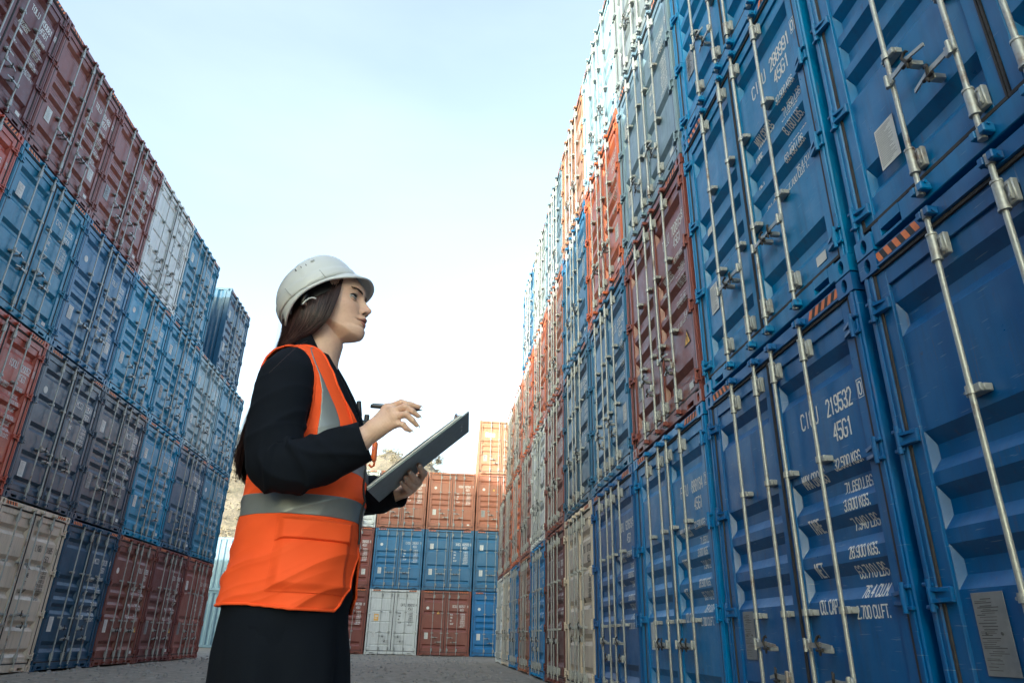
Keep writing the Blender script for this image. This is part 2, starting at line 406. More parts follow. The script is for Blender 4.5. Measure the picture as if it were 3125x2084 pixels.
def plate_mesh(kind):
    m = MB()
    if kind == 'safety':
        m.box(-.095, .095, .0, .004, -.17, .17, b=.001); m.cur = 1
        rr = random.Random(3); z = .14
        while z > -.15:
            wd = rr.uniform(.4, .95) * .08
            x_ = -.08 if rr.random() < .5 else -wd; m.box(x_, x_ + 2 * wd * rr.uniform(.6, 1), -.0010, .0004, z, z + rr.choice((.002, .0025, .004))); z -= rr.choice((.0065, .008, .013))
        m.cur = 1
        for x in (-.045, .045): m.tube((x, -.004, .0), (x, .001, .0), .007, n=8)
        return m.mesh('safety_plate', ['steel_plate', 'plate_print'])
    if kind == 'white':
        m.box(-.085, .085, .0, .003, -.14, .14, b=.001); m.cur = 1; rr = random.Random(6); z = .12
        while z > -.125: m.box(-.075, -.075 + rr.uniform(.5, 1) * .15, -.0008, .0004, z, z + .0025); z -= .010
        return m.mesh('safety_plate', ['paper_label', 'steel_plate'])
    if kind == 'banner':
        m.box(-.26, .24, .0, .002, -.10, .09); m.box(-.26, -.10, -.0005, .0015, .09, .14); return m.mesh('logo_banner', ['paper_label'])
    if kind == 'poster':
        m.box(-.11, .11, .0, .002, -.15, .15); m.cur = 1; m.box(-.07, .07, -.0008, .0004, .03, .09); m.box(-.08, .04, -.0008, .0004, -.05, -.02)
        return m.mesh('poster', ['yellow_label', 'paper_label'])
    if kind == 'paper':
        m.box(-.09, .09, .0, .002, -.13, .13); m.cur = 1; z = .11; rr = random.Random(5)
        while z > -.12:
            m.box(-.08, -.08 + rr.uniform(.3, 1) * .16, -.0008, .0004, z, z + .004); z -= .012
        return m.mesh('document_sticker', ['paper_label', 'steel_plate'])
    if kind == 'small':
        m.box(-.06, .06, .0, .002, -.035, .035); return m.mesh('sticker', ['paper_label'])
    if kind == 'round':
        n = 20; m.add([(.07 * math.cos(2*math.pi*i/n), 0, .07 * math.sin(2*math.pi*i/n)) for i in range(n)], [tuple(range(n))]); return m.mesh('round_sticker', ['paper_label'])
    if kind == 'triangle':
        m.add([(-.10, 0, -.08), (.10, 0, -.08), (0, 0, .10)], [(0, 1, 2)]); m.cur = 1
        m.add([(-.075, -.001, -.066), (.075, -.001, -.066), (0, -.001, .07)], [(0, 1, 2)]); m.cur = 2
        m.box(-.008, .008, -.003, -.0015, -.03, .03); m.box(-.008, .008, -.003, -.0015, -.052, -.038)
        return m.mesh('warning_triangle', ['dark_lettering', 'yellow_label', 'dark_lettering'])

# ---------------------------------------------------------------- stencil lettering
G = {'0':'1 0 0 1 0 5 1 6 3 6 4 5 4 1 3 0 1 0','1':'1 5 2 6 2 0','2':'0 5 1 6 3 6 4 5 4 4 0 0 4 0','3':'0 5 1 6 3 6 4 5 4 4 3 3 1.5 3|3 3 4 2 4 1 3 0 1 0 0 1','4':'3 0 3 6 0 2 4 2','5':'4 6 0 6 0 3.4 3 3.4 4 2.6 4 1 3 0 1 0 0 1',
 '6':'4 5 3 6 1 6 0 5 0 1 1 0 3 0 4 1 4 2.5 3 3.4 0 3.2','7':'0 6 4 6 1.6 0','8':'1 3.2 0 4 0 5 1 6 3 6 4 5 4 4 3 3.2 1 3.2 0 2.4 0 1 1 0 3 0 4 1 4 2.4 3 3.2','9':'0 1 1 0 3 0 4 1 4 5 3 6 1 6 0 5 0 3.6 1 2.7 4 2.7',
 'A':'0 0 1.6 6 2.4 6 4 0|.6 2 3.4 2','B':'0 0 0 6 3 6 4 5 4 4 3 3.2 0 3.2|3 3.2 4 2.4 4 1 3 0 0 0','C':'4 1 3 0 1 0 0 1 0 5 1 6 3 6 4 5','D':'0 0 0 6 2.8 6 4 5 4 1 2.8 0 0 0','E':'4 0 0 0 0 6 4 6|0 3.1 3 3.1','F':'0 0 0 6 4 6|0 3.1 3 3.1',
 'G':'4 5 3 6 1 6 0 5 0 1 1 0 3 0 4 1 4 2.8 2.4 2.8','H':'0 0 0 6|4 0 4 6|0 3 4 3','I':'2 0 2 6','J':'4 6 4 1 3 0 1 0 0 1','K':'0 0 0 6|4 6 0 2.6|1.4 3.6 4 0','L':'0 6 0 0 4 0','M':'0 0 0 6 2 2.4 4 6 4 0','N':'0 0 0 6 4 0 4 6','O':'1 0 0 1 0 5 1 6 3 6 4 5 4 1 3 0 1 0',
 'P':'0 0 0 6 3 6 4 5 4 3.8 3 3 0 3','Q':'1 0 0 1 0 5 1 6 3 6 4 5 4 1 3 0 1 0|2.5 1.5 4 -.4','R':'0 0 0 6 3 6 4 5 4 3.8 3 3 0 3|2 3 4 0','S':'0 1 1 0 3 0 4 1 4 2.2 3 3 1 3 0 3.8 0 5 1 6 3 6 4 5','T':'2 0 2 6|0 6 4 6','U':'0 6 0 1 1 0 3 0 4 1 4 6','V':'0 6 2 0 4 6','W':'0 6 1 0 2 3.6 3 0 4 6','X':'0 0 4 6|0 6 4 0','Y':'0 6 2 3 4 6|2 3 2 0','Z':'0 6 4 6 0 0 4 0','.':'.6 0 .6 .5','-':'.5 3 3.5 3','[':'0 -1.4 0 7.4 4.4 7.4 4.4 -1.4 0 -1.4'}
def clip_z(poly, zc, keep_above):
    out = []
    for i in range(len(poly)):
        a, b = poly[i], poly[(i+1) % len(poly)]
        ia = (a[1] >= zc) == keep_above; ib = (b[1] >= zc) == keep_above
        if ia: out.append(a)
        if ia != ib and abs(b[1]-a[1]) > 1e-9:
            t = (zc - a[1]) / (b[1] - a[1]); out.append((a[0] + t * (b[0]-a[0]), zc))
    return out
def letter(m, txt, x, z, h, v, cond=.62, wt=.125, right=False):
    """write txt with its lower left (or right) corner at (x, z), following the door's profile"""
    wch = h * cond; adv = wch * 1.36
    tot = sum(adv * (.5 if ch in '. ' else 1) for ch in txt)
    if right: x -= tot
    levels = [p[0] for p in profile(v)]
    for ch in txt:
        if ch == ' ': x += adv * .55; continue
        sx = wch / 4; sz = h / 6; hw = h * wt / 2
        for st in G.get(ch, '').split('|'):
            p = [float(q) for q in st.split()]; p = [(x + p[i] * sx, z + p[i+1] * sz) for i in range(0, len(p), 2)]
            for a, b in zip(p, p[1:]):
                dx, dz = b[0]-a[0], b[1]-a[1]; L = math.hypot(dx, dz) or 1e-6; dx /= L; dz /= L
                e = hw * .8; a2 = (a[0]-dx*e, a[1]-dz*e); b2 = (b[0]+dx*e, b[1]+dz*e); nx, nz = -dz*hw, dx*hw
                quad = [(a2[0]-nx, a2[1]-nz), (b2[0]-nx, b2[1]-nz), (b2[0]+nx, b2[1]+nz), (a2[0]+nx, a2[1]+nz)]
                lo = min(q[1] for q in quad); hi = max(q[1] for q in quad)
                pieces = [quad]
                for lv in levels:
                    if lo < lv < hi:
                        nw = []
                        for pc in pieces:
                            for kp in (True, False):
                                c2 = clip_z(pc, lv, kp)
                                if len(c2) >= 3: nw.append(c2)
                        pieces = nw
                for pc in pieces:
                    zm = sum(q[1] for q in pc) / len(pc)
                    off = .0018 + .00015 * (len(m.f) % 5)
                    m.add([(q[0], (.018 if x > 1.03 else depth_at(v, min(max(q[1] , .2), 2.69))) - off, q[1]) for q in pc], [tuple(range(len(pc)))])
        x += adv * (.5 if ch == '.' else 1)
WEIGHTS = {
 'long': [('MAX GROSS', 1.765, '32.500 KGS.', 1.80), (None, 0, '71.650 LBS.', 1.655), ('TARE', 1.47, '3.600 KGS.', 1.545), (None, 0, '7.940 LBS.', 1.435), ('NET', 1.20, '28.900 KGS.', 1.275), (None, 0, '63.710 LBS.', 1.165), ('CU. CAP.', .98, '76.4 CU.M.', 1.055), (None, 0, '2.700 CU.FT.', .945)],
 'mid': [('MAX.GROSS', 1.72, '32.500 KGS.', 1.80), (None, 0, '71.650 LBS.', 1.69), ('TARE', 1.55, '3.700 KGS', 1.59), (None, 0, '8.160 LBS.', 1.48), ('NET', 1.30, '28.800 KGS.', 1.34), (None, 0, '63.490 LBS.', 1.24), ('CU. CAP.', 1.06, '76.4 CU.M.', 1.10), (None, 0, '2.700 CU.FT.', 1.0)],
 'mgw': [('M.G.W.', 1.80, '32.500 KG', 1.83), ('TARE', 1.66, '71.650 LB', 1.75), ('NET', 1.52, '3.900 KG', 1.67), ('CU.CAP', 1.38, '8.600 LB', 1.59), (None, 0, '28.600 KG', 1.51), (None, 0, '63.050 LB', 1.43), (None, 0, '76.4 CU.M', 1.35), (None, 0, '2.700 CU.FT', 1.27)]}
def lettering_meshes(v, owner, num, chk, typ, wt, dark, big):
    m = MB(); h = .118 if big else .105
    letter(m, owner, .335, 2.145, h, v, .40)
    letter(m, num, .665, 2.145, h, v, .345)
    if chk: letter(m, chk, 1.060, 2.160, h * .72, v, .36); letter(m, '[', 1.049, 2.160, h * .72, v, .62, .06)
    letter(m, '45G1', .70, 1.975, h, v, .38)
    th = {'long': .064, 'mid': .061, 'mgw': .055}[wt]; n = MB()
    for lab, zl, val, zv in WEIGHTS[wt]:
        if lab: letter(n, lab, .235 if wt != 'mgw' else .25, zl, th * 1.2, v, .33, .14)
        letter(n, val, .955, zv, th, v, .37, .13, right=True)
    mat = ['dark_lettering' if dark else 'white_lettering']
    return m.mesh('serial_number', mat, fix=False), n.mesh('weight_lettering', mat, fix=False)

ME = dict(frame=frame_mesh(), shell=shell_mesh(), rod=rod_mesh())
for s in (-1, 1):
    ME['handle', s] = handle_mesh(s); ME['hinge', s] = hinge_mesh(s); ME['gasket', s] = gasket_mesh(s); ME['hazard', s] = hazard_mesh(s)
    for v in DENTS: ME['door', v, s] = door_mesh(v, s)
    for t in (0, 1): ME['casting', s, t] = casting_mesh(s, t)
for kk in ('safety', 'white', 'banner', 'poster', 'paper', 'small', 'round', 'triangle'): ME[kk] = plate_mesh(kk)

BLUE = {'deep blue': '#03538f', 'blue': '#0666a0', 'bright blue': '#0b72aa', 'clear blue': '#167ba2', 'soft blue': '#1d7396', 'navy blue': '#0f4566', 'slate blue': '#265778', 'steel blue': '#2a6892'}
PAL = dict(BLUE); PAL.update({'brown red': '#7a4038', 'rust brown': '#6c3830', 'red': '#a84a38', 'cream': '#c8baa8', 'off white': '#d2d5d4', 'dark grey blue': '#33475c', 'pale slate': '#71909f', 'pale tan': '#a5785c', 'weathered pale blue': '#6a8699', 'orange': '#bf6238', 'rust orange': '#9b6049',
  'tan brown': '#8f5a44', 'maroon': '#5d2a2b', 'grey green': '#8b9496', 'light blue': '#a9c6d4', 'grey blue': '#6d8494', 'grey': '#8b8f92', 'pinkish brown': '#8a5a52'})
def container(colour, label, v='A', owner='CICU', num='288991', chk='0', wt='mid', dark=False, detail=2, extras=(), seed=0):
    rr = random.Random(seed * 77 + 5)
    c = list(lin(PAL[colour])); g = rr.uniform(.88, 1.12); c = [min(1, x * g) for x in c[:3]] + [1]
    root = bpy.data.objects.new('shipping_container', None); COL.objects.link(root)
    root.empty_display_size = .5
    tag(root, label, 'shipping container', 'shipping containers stacked in rows')
    link('frame', ME['frame'], root, c); link('side_wall', ME['shell'], root, c)
    for s in (-1, 1):
        for t in (0, 1): link('corner_casting', ME['casting', s, t], root, c)
        d = link('door', ME['door', v, s], root, c)
        if detail:
            link('gasket', ME['gasket', s], d)
            for z in (.27, 1.03, 1.80, 2.56):
                if detail > 1: link('hinge', ME['hinge', s], d, c, (0, 0, z))
            link('hazard_stripes', ME['hazard', s], root)
        for k, x in enumerate(RODS[:2] if s < 0 else RODS[2:]):
            r = link('lock_rod', ME['rod'], root, None, (x, 0, 0))
            if detail:
                outer = abs(x) > .3; sd = -1 if (x > 0) == outer else 1
                zz = ((.80, .60) if seed % 3 else (.78, .78)) if v != 'C' else (1.02, .82)
                sd2 = {(-1, 0): 1, (-1, 1): -1, (1, 0): 1, (1, 1): -1}[(s, k)]
                link('handle', ME['handle', sd2], r, None, (0, 0, zz[0] if k == 0 else zz[1]))
    if detail:
        if num:
            a_, b_ = lettering_meshes(v, owner, num, chk, wt, wt, dark, seed % 2 == 0); link('serial_number', a_, root); link('weight_lettering', b_, root)
        zf = lambda z: depth_at(v, z) - .006
        link('safety_plate', ME['safety' if 'grey' in extras or rr.random() < .3 else 'white'], root, None, (-.86 if 'low' not in extras else -.80, YP - .008, .86 if v != 'C' and 'low' not in extras else .56))
        if 'yellow' in extras: link('poster', ME['poster'], root, None, (-.80, YP - .005, 1.62))
        if rr.random() < .6: link('sticker', ME['small'], root, None, (.9, YP - .005, .27))
        if 'round' in extras: link('round_sticker', ME['round'], root, None, (-.86, YP - .004, 2.1))
        if 'triangle' in extras: link('warning_triangle', ME['triangle'], root, None, (-.34, YP - .004, 1.9 if v == 'B' else 2.1))
        if 'warn_low' in extras: link('warning_triangle', ME['triangle'], root, None, (.88, YP - .004, .80))
        if 'mid' in extras: link('sticker', ME['small'], root, None, (-.80, YP - .005, 1.57))
        if 'banner' in extras: link('logo_banner', ME['banner'], root, None, (-.62, YP - .005, 2.12))
        if 'paper' in extras: link('document_sticker', ME['paper'], root, None, (-.86, YP - .004, 2.08))
        if 'paper_low' in extras: link('document_sticker', ME['paper'], root, None, (.86, YP - .004, .78))
    return root
TIER = 2.908
WALL = {'R': (R(180) + 1.6658, 1.6658, 2.064, 3.6211, 2.5288), 'L': (1.6533, 1.6533, -9.1323, 14.733, 2.4582), 'B': (.0585, .0585, -6.6479, 35.5799, 2.4997)}
ORD = ['first', 'second', 'third', 'fourth', 'fifth', 'sixth', 'seventh', 'eighth', 'ninth', 'tenth', 'eleventh', 'twelfth', 'thirteenth', 'fourteenth', 'fifteenth', 'sixteenth', 'seventeenth', 'eighteenth']
def place(o, wl, c, t, back=0.):
    rz, a, x0, y0, p = WALL[wl]; cx = x0 + math.cos(a) * (c - .5) * p; cy = y0 + math.sin(a) * (c - .5) * p
    ny = Vector((-math.sin(rz), math.cos(rz)))           # local +y
    o.location = (cx + ny.x * back, cy + ny.y * back, (t - 1) * TIER); o.rotation_euler = (0, 0, rz)
# ---------------------------------------------------------------- ground, terrain
def ground():
    k = NB('gravel'); tc = k.n('ShaderNodeTexCoord'); v = tc.outputs['Object']
    a = k.noise(v, .35, 6, .6); b = k.noise(v, 4, 6, .7); c = k.noise(v, 30, 4, .7)
    vo = k.n('ShaderNodeTexVoronoi'); vo.inputs['Scale'].default_value = 22; k.l(v, vo.inputs['Vector'])
    col = k.mix(a, (.13, .115, .09, 1), (.24, .21, .165, 1)); col = k.mix(k.ramp(b, .45, .7), col, (.33, .295, .24, 1))
    col = k.mix(k.ramp(c, .55, .75, 0, .7), col, (.065, .056, .045, 1)); col = k.mix(k.ramp(vo.outputs['Distance'], .0, .3, .35, 0), col, (.42, .41, .38, 1))
    k.l(col, k.b.inputs['Base Color']); k.b.inputs['Roughness'].default_value = .92
    k.bump(k.math('ADD', k.math('MULTIPLY', b, .6), k.math('MULTIPLY', vo.outputs['Distance'], .4)), .6, .03)
    rr = np.random.RandomState(4)
    m = MB(); xs = np.concatenate([np.linspace(-400, -20, 8), np.linspace(-16, 8, 60), np.linspace(12, 400, 8)]); ys = np.concatenate([np.linspace(-60, -4, 6), np.linspace(0, 60, 150), np.linspace(70, 500, 10)])
    for y in ys:
        for x in xs:
            z = .012 * math.sin(x * 1.7 + y * .9) * math.sin(y * 1.3 - x * .6) + .008 * math.sin(x * 5.1 + y * 3.3) if (0 < y < 60 and -16 < x < 8) else 0
            m.v.append((x, y, z - .014))
    n = len(xs); m.f = [(j*n+i, j*n+i+1, (j+1)*n+i+1, (j+1)*n+i) for j in range(len(ys)-1) for i in range(n-1)]; m.mi = [0] * len(m.f)
    tag(link('ground', m.mesh('ground', ['gravel'], 60, fix=False)), kind='structure')
    # loose stones scattered over the yard
    s = MB(); rs = random.Random(9)
    for i in range(2600):
        y = rs.uniform(2, 36) ** 1.0; x = rs.uniform(-11, 1.8 - y * .095); r = rs.uniform(.012, .045) * (1 if rs.random() < .9 else 1.8); ph = rs.uniform(0, 6)
        P = [(x + r * math.cos(ph + a * 1.257) * rs.uniform(.7, 1.2), y + r * math.sin(ph + a * 1.257) * rs.uniform(.7, 1.2), -.02) for a in range(5)]
        Q = [(x + (p[0]-x) * .6, y + (p[1]-y) * .6, r * rs.uniform(.3, .75) - .01) for p in P]
        s.add(P + Q, [(j, (j+1) % 5, 5 + (j+1) % 5, 5 + j) for j in range(5)] + [tuple(range(5, 10))])
    simple('stone', (.26, .25, .235, 1), .9, 0, .5, 3)
    tag(link('gravel', s.mesh('gravel', ['stone'])), 'scattered loose stones lying on the grey yard', kind='stuff')
ground()
def hills():
    k = NB('dry_hillside'); tc = k.n('ShaderNodeTexCoord'); v = tc.outputs['Object']
    a = k.noise(v, .05, 6, .7); b = k.noise(v, .35, 8, .75); c = k.noise(v, 1.6, 6, .75)
    col = k.mix(k.ramp(a, .35, .65), (.20, .165, .125, 1), (.29, .245, .19, 1)); col = k.mix(k.ramp(b, .5, .66), col, (.16, .14, .10, 1)); col = k.mix(k.ramp(c, .56, .7, 0, .8), col, (.10, .09, .065, 1))
    k.l(col, k.b.inputs['Base Color']); k.b.inputs['Roughness'].default_value = .95; k.bump(b, .8, 1.0)
    m = MB(); nx, ny = 110, 40; rs = random.Random(2)
    def hz(x, y):
        u = x / y; e = .235 if u < -.12 else (.235 - (u + .12) * 1.1 if u < 0 else .10)
        e += .006 * math.sin(u * 60) + .004 * math.sin(u * 141 + 1)
        t = min(1, max(0, (y - 58) / 60)); top = e * 118 + .8
        return top * (t * t * (3 - 2 * t)) ** .8 + (1.2 * math.sin(x * .21 + y * .13) * math.sin(y * .17) + .5 * math.sin(x * .6) * math.sin(y * .5)) * t * (1 - t) * 2.5
    for j in range(ny):
        y = 58 + j * 3.2
        for i in range(nx):
            x = -120 + i * 1.7; m.v.append((x, y, hz(x, min(y, 118)) - .03 if j < ny - 1 else -.03))
    m.f = [(j*nx+i, j*nx+i+1, (j+1)*nx+i+1, (j+1)*nx+i) for j in range(ny-1) for i in range(nx-1)]; m.mi = [0] * len(m.f)
    tag(link('hill', m.mesh('hill', ['dry_hillside'], 50, fix=False)), kind='structure')
    # dry scrub: clumps of small leaf faces
    simple('scrub_leaf', (.30, .25, .17, 1), .9, 0, .5, .3); simple('bark', (.12, .095, .07, 1), .9, 0, .4, 3)
    s = MB()
    for i in range(900):
        u = rs.uniform(-.50, -.02); y = rs.uniform(66, 117); x = u * y; z = hz(x, y); r = rs.uniform(.4, 1.3)
        for j in range(26):
            d = Vector((rs.gauss(0, 1), rs.gauss(0, 1), rs.gauss(0, .6))); d = d.normalized() * r * rs.uniform(.4, 1); d.z = abs(d.z)
            p = Vector((x, y, z)) + d; a = Vector((rs.uniform(-1, 1), rs.uniform(-1, 1), rs.uniform(-1, 1))).normalized() * rs.uniform(.08, .2); b = a.orthogonal().normalized() * rs.uniform(.05, .12)
            s.add([p - a, p + b, p + a, p - b], [(0, 1, 2, 3)])
    tag(link('scrub', s.mesh('scrub', ['scrub_leaf'], fix=False)), 'dry low scrub covering the pale hillside', kind='stuff')
    def tree(x, y, h, sp, label):
        root = bpy.data.objects.new('bare_tree', None); COL.objects.link(root); root.location = (x, y, hz(x, min(y, 118)) - .2)
        tag(root, label, 'tree', 'bare trees on the hill crest')
        tr = MB(); cr = MB(); q = random.Random(int(x * 10))
        def grow(p, d, L, r, dep):
            e = p + d * L; tr.path([p, (p + e) / 2 + Vector((q.gauss(0, .04), q.gauss(0, .04), 0)) * L, e], [r, r * .85, r * .6], 5)
            if dep >= 2:
                for _ in range(26):
                    c = e + Vector((q.gauss(0, .5), q.gauss(0, .5), q.gauss(0, .5))) * L * (1.3 if dep > 2 else .8); a = Vector((q.uniform(-1, 1), q.uniform(-1, 1), q.uniform(-1, 1))).normalized() * q.uniform(.05, .11); b = a.orthogonal().normalized() * .05
                    cr.add([c - a, c + b, c + a, c - b], [(0, 1, 2, 3)])
            if dep < 4:
                for _ in range(3 if dep else 4):
                    nd = (d + Vector((q.gauss(0, .55), q.gauss(0, .55), q.gauss(.15, .25))) * sp).normalized(); grow(e, nd, L * q.uniform(.6, .8), r * .55, dep + 1)
        grow(Vector(), Vector((q.gauss(0, .08), 0, 1)).normalized(), h * .3, h * .022, 0)
        link('trunk', tr.mesh('trunk', ['bark'], 60, fix=False), root); link('crown', cr.mesh('crown', ['scrub_leaf'], fix=False), root)
    for i, (u, h, sp, lb) in enumerate([(-.112, 4.6, 1.1, 'pale bushy tree on the hill crest just above the clipboard'), (-.395, 4.6, 1., 'bare tree on the hill crest behind the hair ends'), (-.43, 5.2, 1.1, 'bushy bare tree on the crest beside the left container row'), (-.412, 3.6, 1., 'low bare tree on the crest between two taller ones')]):
        tree(u * 116, 116, h, sp, lb)
    # pipe rail along the foot of the hill
    pr = MB(); ph = []
    for i in range(40):
        x = -62 + i * 1.7; y = 70; ph.append((x, y, hz(x, y) + 1.1))
    pr.path(ph, .09, 6)
    f = bpy.data.objects.new('pipe_fence', None); COL.objects.link(f); tag(f, 'long grey pipe fence along the foot of the hillside', 'fence')
    link('rail', pr.mesh('rail', ['dark_iron'], 60, fix=False), f)
    for i in range(0, 40, 3):
        q = MB(); x, y, z = ph[i]; q.tube((0, 0, -1.6), (0, 0, .05), .08, n=6); link('post', q.mesh('post', ['dark_iron'], 60, fix=False), f, None, (x, y, z))
hills()

# ---------------------------------------------------------------- the container rows
# (wall, column, tier): colour, variant, owner, number, check, weights, dark letters, extras
RW = {(0,1): ('deep blue','A','CICU','219487','4','long',0,('grey',)), (1,1): ('deep blue','A','CICU','219532','0','long',0,('grey',)), (2,1): ('blue','A','FORU','888184','2','long',0,()), (3,1): ('deep blue','A','FORU','621619','5','long',0,()),
 (4,1): ('cream','C','LYGU','101722','8','mgw',1,()), (5,1): ('maroon','A','TOLU','700342','6','mid',0,()), (6,1): ('bright blue','A','CICU','288417','3','mid',0,()), (7,1): ('tan brown','C','TOLU','491077','1','mgw',0,()), (8,1): ('bright blue','A','CICU','219006','7','long',0,()), (9,1): ('cream','C','LYGU','101530','4','mgw',1,()), (10,1): ('off white','C','GATU','806213','2','mgw',1,()),
 (0,2): ('blue','A','CICU','288602','5','mid',0,('warn_low','low')), (1,2): ('bright blue','A','CICU','288991','0','mid',0,('mid',)), (2,2): ('brown red','A','TOLU','700815','9','mid',0,('warn_low',)), (3,2): ('steel blue','A','CICU','376118','6','mgw',0,('paper_low','round')), (4,2): ('slate blue','C','FORU','621340','2','mid',0,('paper',)), (5,2): ('brown red','C','TOLU','491655','7','mgw',0,()), (6,2): ('off white','C','GATU','806417','1','mgw',1,()), (7,2): ('pinkish brown','A','TOLU','700239','5','mid',0,()), (8,2): ('orange','A','OCGU','807733','0','mid',0,()), (9,2): ('rust orange','A','OCGU','807150','8','mid',0,()), (10,2): ('brown red','C','TOLU','491208','3','mid',0,()),
 (0,3): ('blue','A','CICU','219871','6','long',0,()), (1,3): ('bright blue','A','CICU','288340','2','mid',0,('triangle',)), (2,3): ('grey blue','B','FORU','621884','9','mgw',0,('paper',)), (3,3): ('orange','A','OCGU','807519','3','mid',0,('paper_low',)), (4,3): ('steel blue','C','CICU','376092','5','mgw',0,()), (5,3): ('rust orange','A','OCGU','807288','7','mid',0,()), (6,3): ('orange','A','OCGU','807904','1','mid',0,()), (7,3): ('orange','C','OCGU','807465','6','mgw',0,()), (8,3): ('rust orange','A','OCGU','807031','2','mid',0,()), (9,3): ('pale tan','C','TOLU','491931','8','mgw',0,()),
 (0,4): ('blue','A','CICU','288133','8','mid',0,()), (1,4): ('steel blue','A','CICU','376540','1','mid',0,()), (2,4): ('grey green','C','GATU','806852','7','mgw',1,()), (3,4): ('light blue','A','CICU','376927','3','mid',0,()), (4,4): ('pale tan','C','OCGU','807616','4','mgw',0,()), (5,4): ('grey blue','A','GATU','806095','0','mid',1,()), (6,4): ('grey green','C','GATU','806338','5','mgw',1,()), (7,4): ('steel blue','A','CICU','376471','9','mid',0,())}
LW = {(-1,1): ('maroon','A','TOLU','700508','4','mid',0,()), (0,1): ('cream','C','LYGU','101685','3','mgw',1,()), (1,1): ('navy blue','A','MCCU','103129','5','long',0,()), (2,1): ('rust brown','A','TOLU','700926','1','mid',0,('round','warn_low')), (3,1): ('maroon','A','TOLU','700187','6','mid',0,('warn_low',)), (4,1): ('brown red','B','TOLU','491774','2','mgw',0,('paper',)),
 (-1,2): ('red','A','IOOU','520052','1','long',0,()), (0,2): ('dark grey blue','C','MCCU','103544','0','mgw',0,('round',)), (1,2): ('dark grey blue','A','MCCU','103708','8','mid',0,('paper',)), (2,2): ('clear blue','A','CICU','219768','4','long',0,('paper',)), (3,2): ('slate blue','B','FORU','621045','7','mgw',0,()), (4,2): ('soft blue','A','CICU','288720','2','mid',0,('round',)),
 (-2,3): ('red','B','OCGU','520926','1','mgw',0,()), (-1,3): ('soft blue','C','CICU','112635','0','mgw',0,('paper',)), (0,3): ('steel blue','A','TOLU','702201','5','long',0,('round','paper_low')), (1,3): ('clear blue','A','CICU','288059','3','mid',0,('round',)), (2,3): ('clear blue','A','CICU','219313','6','mid',0,('paper',)), (3,3): ('pale slate','A','GATU','806774','4','mid',0,('paper',)), (4,3): ('soft blue','A','CICU','288876','9','mid',0,()),
 (-2,4): ('maroon','A','TOLU','700661','0','mid',0,()), (-1,4): ('brown red','A','TOLU','491480','2','mid',0,('paper_low',)), (0,4): ('brown red','A','IOOU','520377','8','mid',0,()), (1,4): ('off white','E','GATU','806129','6','mgw',1,()), (2,4): ('soft blue','A','CICU','288265','1','mid',0,('paper',)), (3.56,4): ('slate blue','A','FORU','621532','3','mid',0,('paper',)),
 (-2,2): ('slate blue','A','FORU','621007','3','mid',0,()), (-2,1): ('brown red','A','TOLU','700013','3','mid',0,())}
BW = {(0,1): ('brown red','A','OCGU','805788','0','mgw',0,()), (1,1): ('off white','E','GATU','806010','4','mgw',1,('yellow',)), (2,1): ('brown red','B','OCGU','807517','8','mgw',0,('round','triangle')), (3,1): ('blue','A','CICU','219444','1','mid',0,('round',)), (4,1): ('rust brown','A','TOLU','700450','7','mid',0,()),
 (0,2): ('brown red','A','TOLU','700505','6','mgw',0,('paper_low',)), (1,2): ('steel blue','A','CICU','376313','3','mgw',0,('round',)), (2,2): ('steel blue','B','XHCU','402970','5','mgw',0,('paper',)), (3,2): ('steel blue','B','XHCU','402116','2','mgw',0,('paper','warn_low')), (4,2): ('slate blue','A','CICU','376008','8','mgw',0,()),
 (0,3): ('off white','C','GATU','806561','9','mgw',1,()), (1,3): ('rust orange','A','OCGU','807280','5','mgw',0,()), (2,3): ('rust orange','A','OCGU','807642','7','mgw',0,('round',)), (3,3): ('rust orange','A','OCGU','807893','4','mgw',0,('triangle','round')), (4,3): ('orange','A','OCGU','807011','6','mgw',0,()),
 (3,4): ('pale tan','A','OCGU','807327','1','mgw',0,('paper_low','banner')), (4,4): ('pale tan','A','OCGU','807109','3','mgw',0,()),
 (-1,1): ('slate blue','A','CICU','376204','2','mgw',0,()), (-1,2): ('rust brown','A','TOLU','700384','5','mgw',0,()), (-1,3): ('rust orange','A','OCGU','807750','9','mgw',0,())}
TN = {1: 'bottom', 2: 'second', 3: 'third', 4: 'top'}
SEEN = set()
seed = 0
for wl, tab, nm, off in (('R', RW, 'right', 0), ('L', LW, 'left', -2), ('B', BW, 'rear', -1)):
    for (c, t), (colr, v, ow, num, chk, wt, dk, ex) in sorted(tab.items()):
        seed += 1; far = (wl == 'R' and c >= 7)
        lb = f"{colr} container {ow} {num}, {ORD[int(round(c)) - off]} column of the {nm} row, {TN[t]} tier"
        if wl == 'L' and c == 3.56: lb = 'slate blue container shifted past a gap, top tier at the left row end'
        o = container(colr, lb, v, ow, num, chk, wt, bool(dk), 2, ex, seed)
        place(o, wl, c, t)
# stack that stands end-on beyond the left row
for i, (x, y, t, rz, colr, lb) in enumerate([(-16.9, 40.9, 1, 182, 'weathered pale blue', 'pale blue container on the ground beyond the left row, blank end forward'), (-16.7, 40.9, 2, 182, 'weathered pale blue', 'pale blue container on top of another beyond the left row, blank end forward'),
        (-14.2, 41.6, 1, 181, 'bright blue', 'bright blue container on the ground behind the woman, beside the pale blue pair')]):
    seed += 1; o = container(colr, lb, 'A', 'CICU', '', '', 'mid', False, 0, (), seed)
    o.location = (x, y + D, (t - 1) * TIER); o.rotation_euler = (0, 0, R(rz))
    o.location = Vector((x, y, (t - 1) * TIER)) + Vector((0, D, 0))
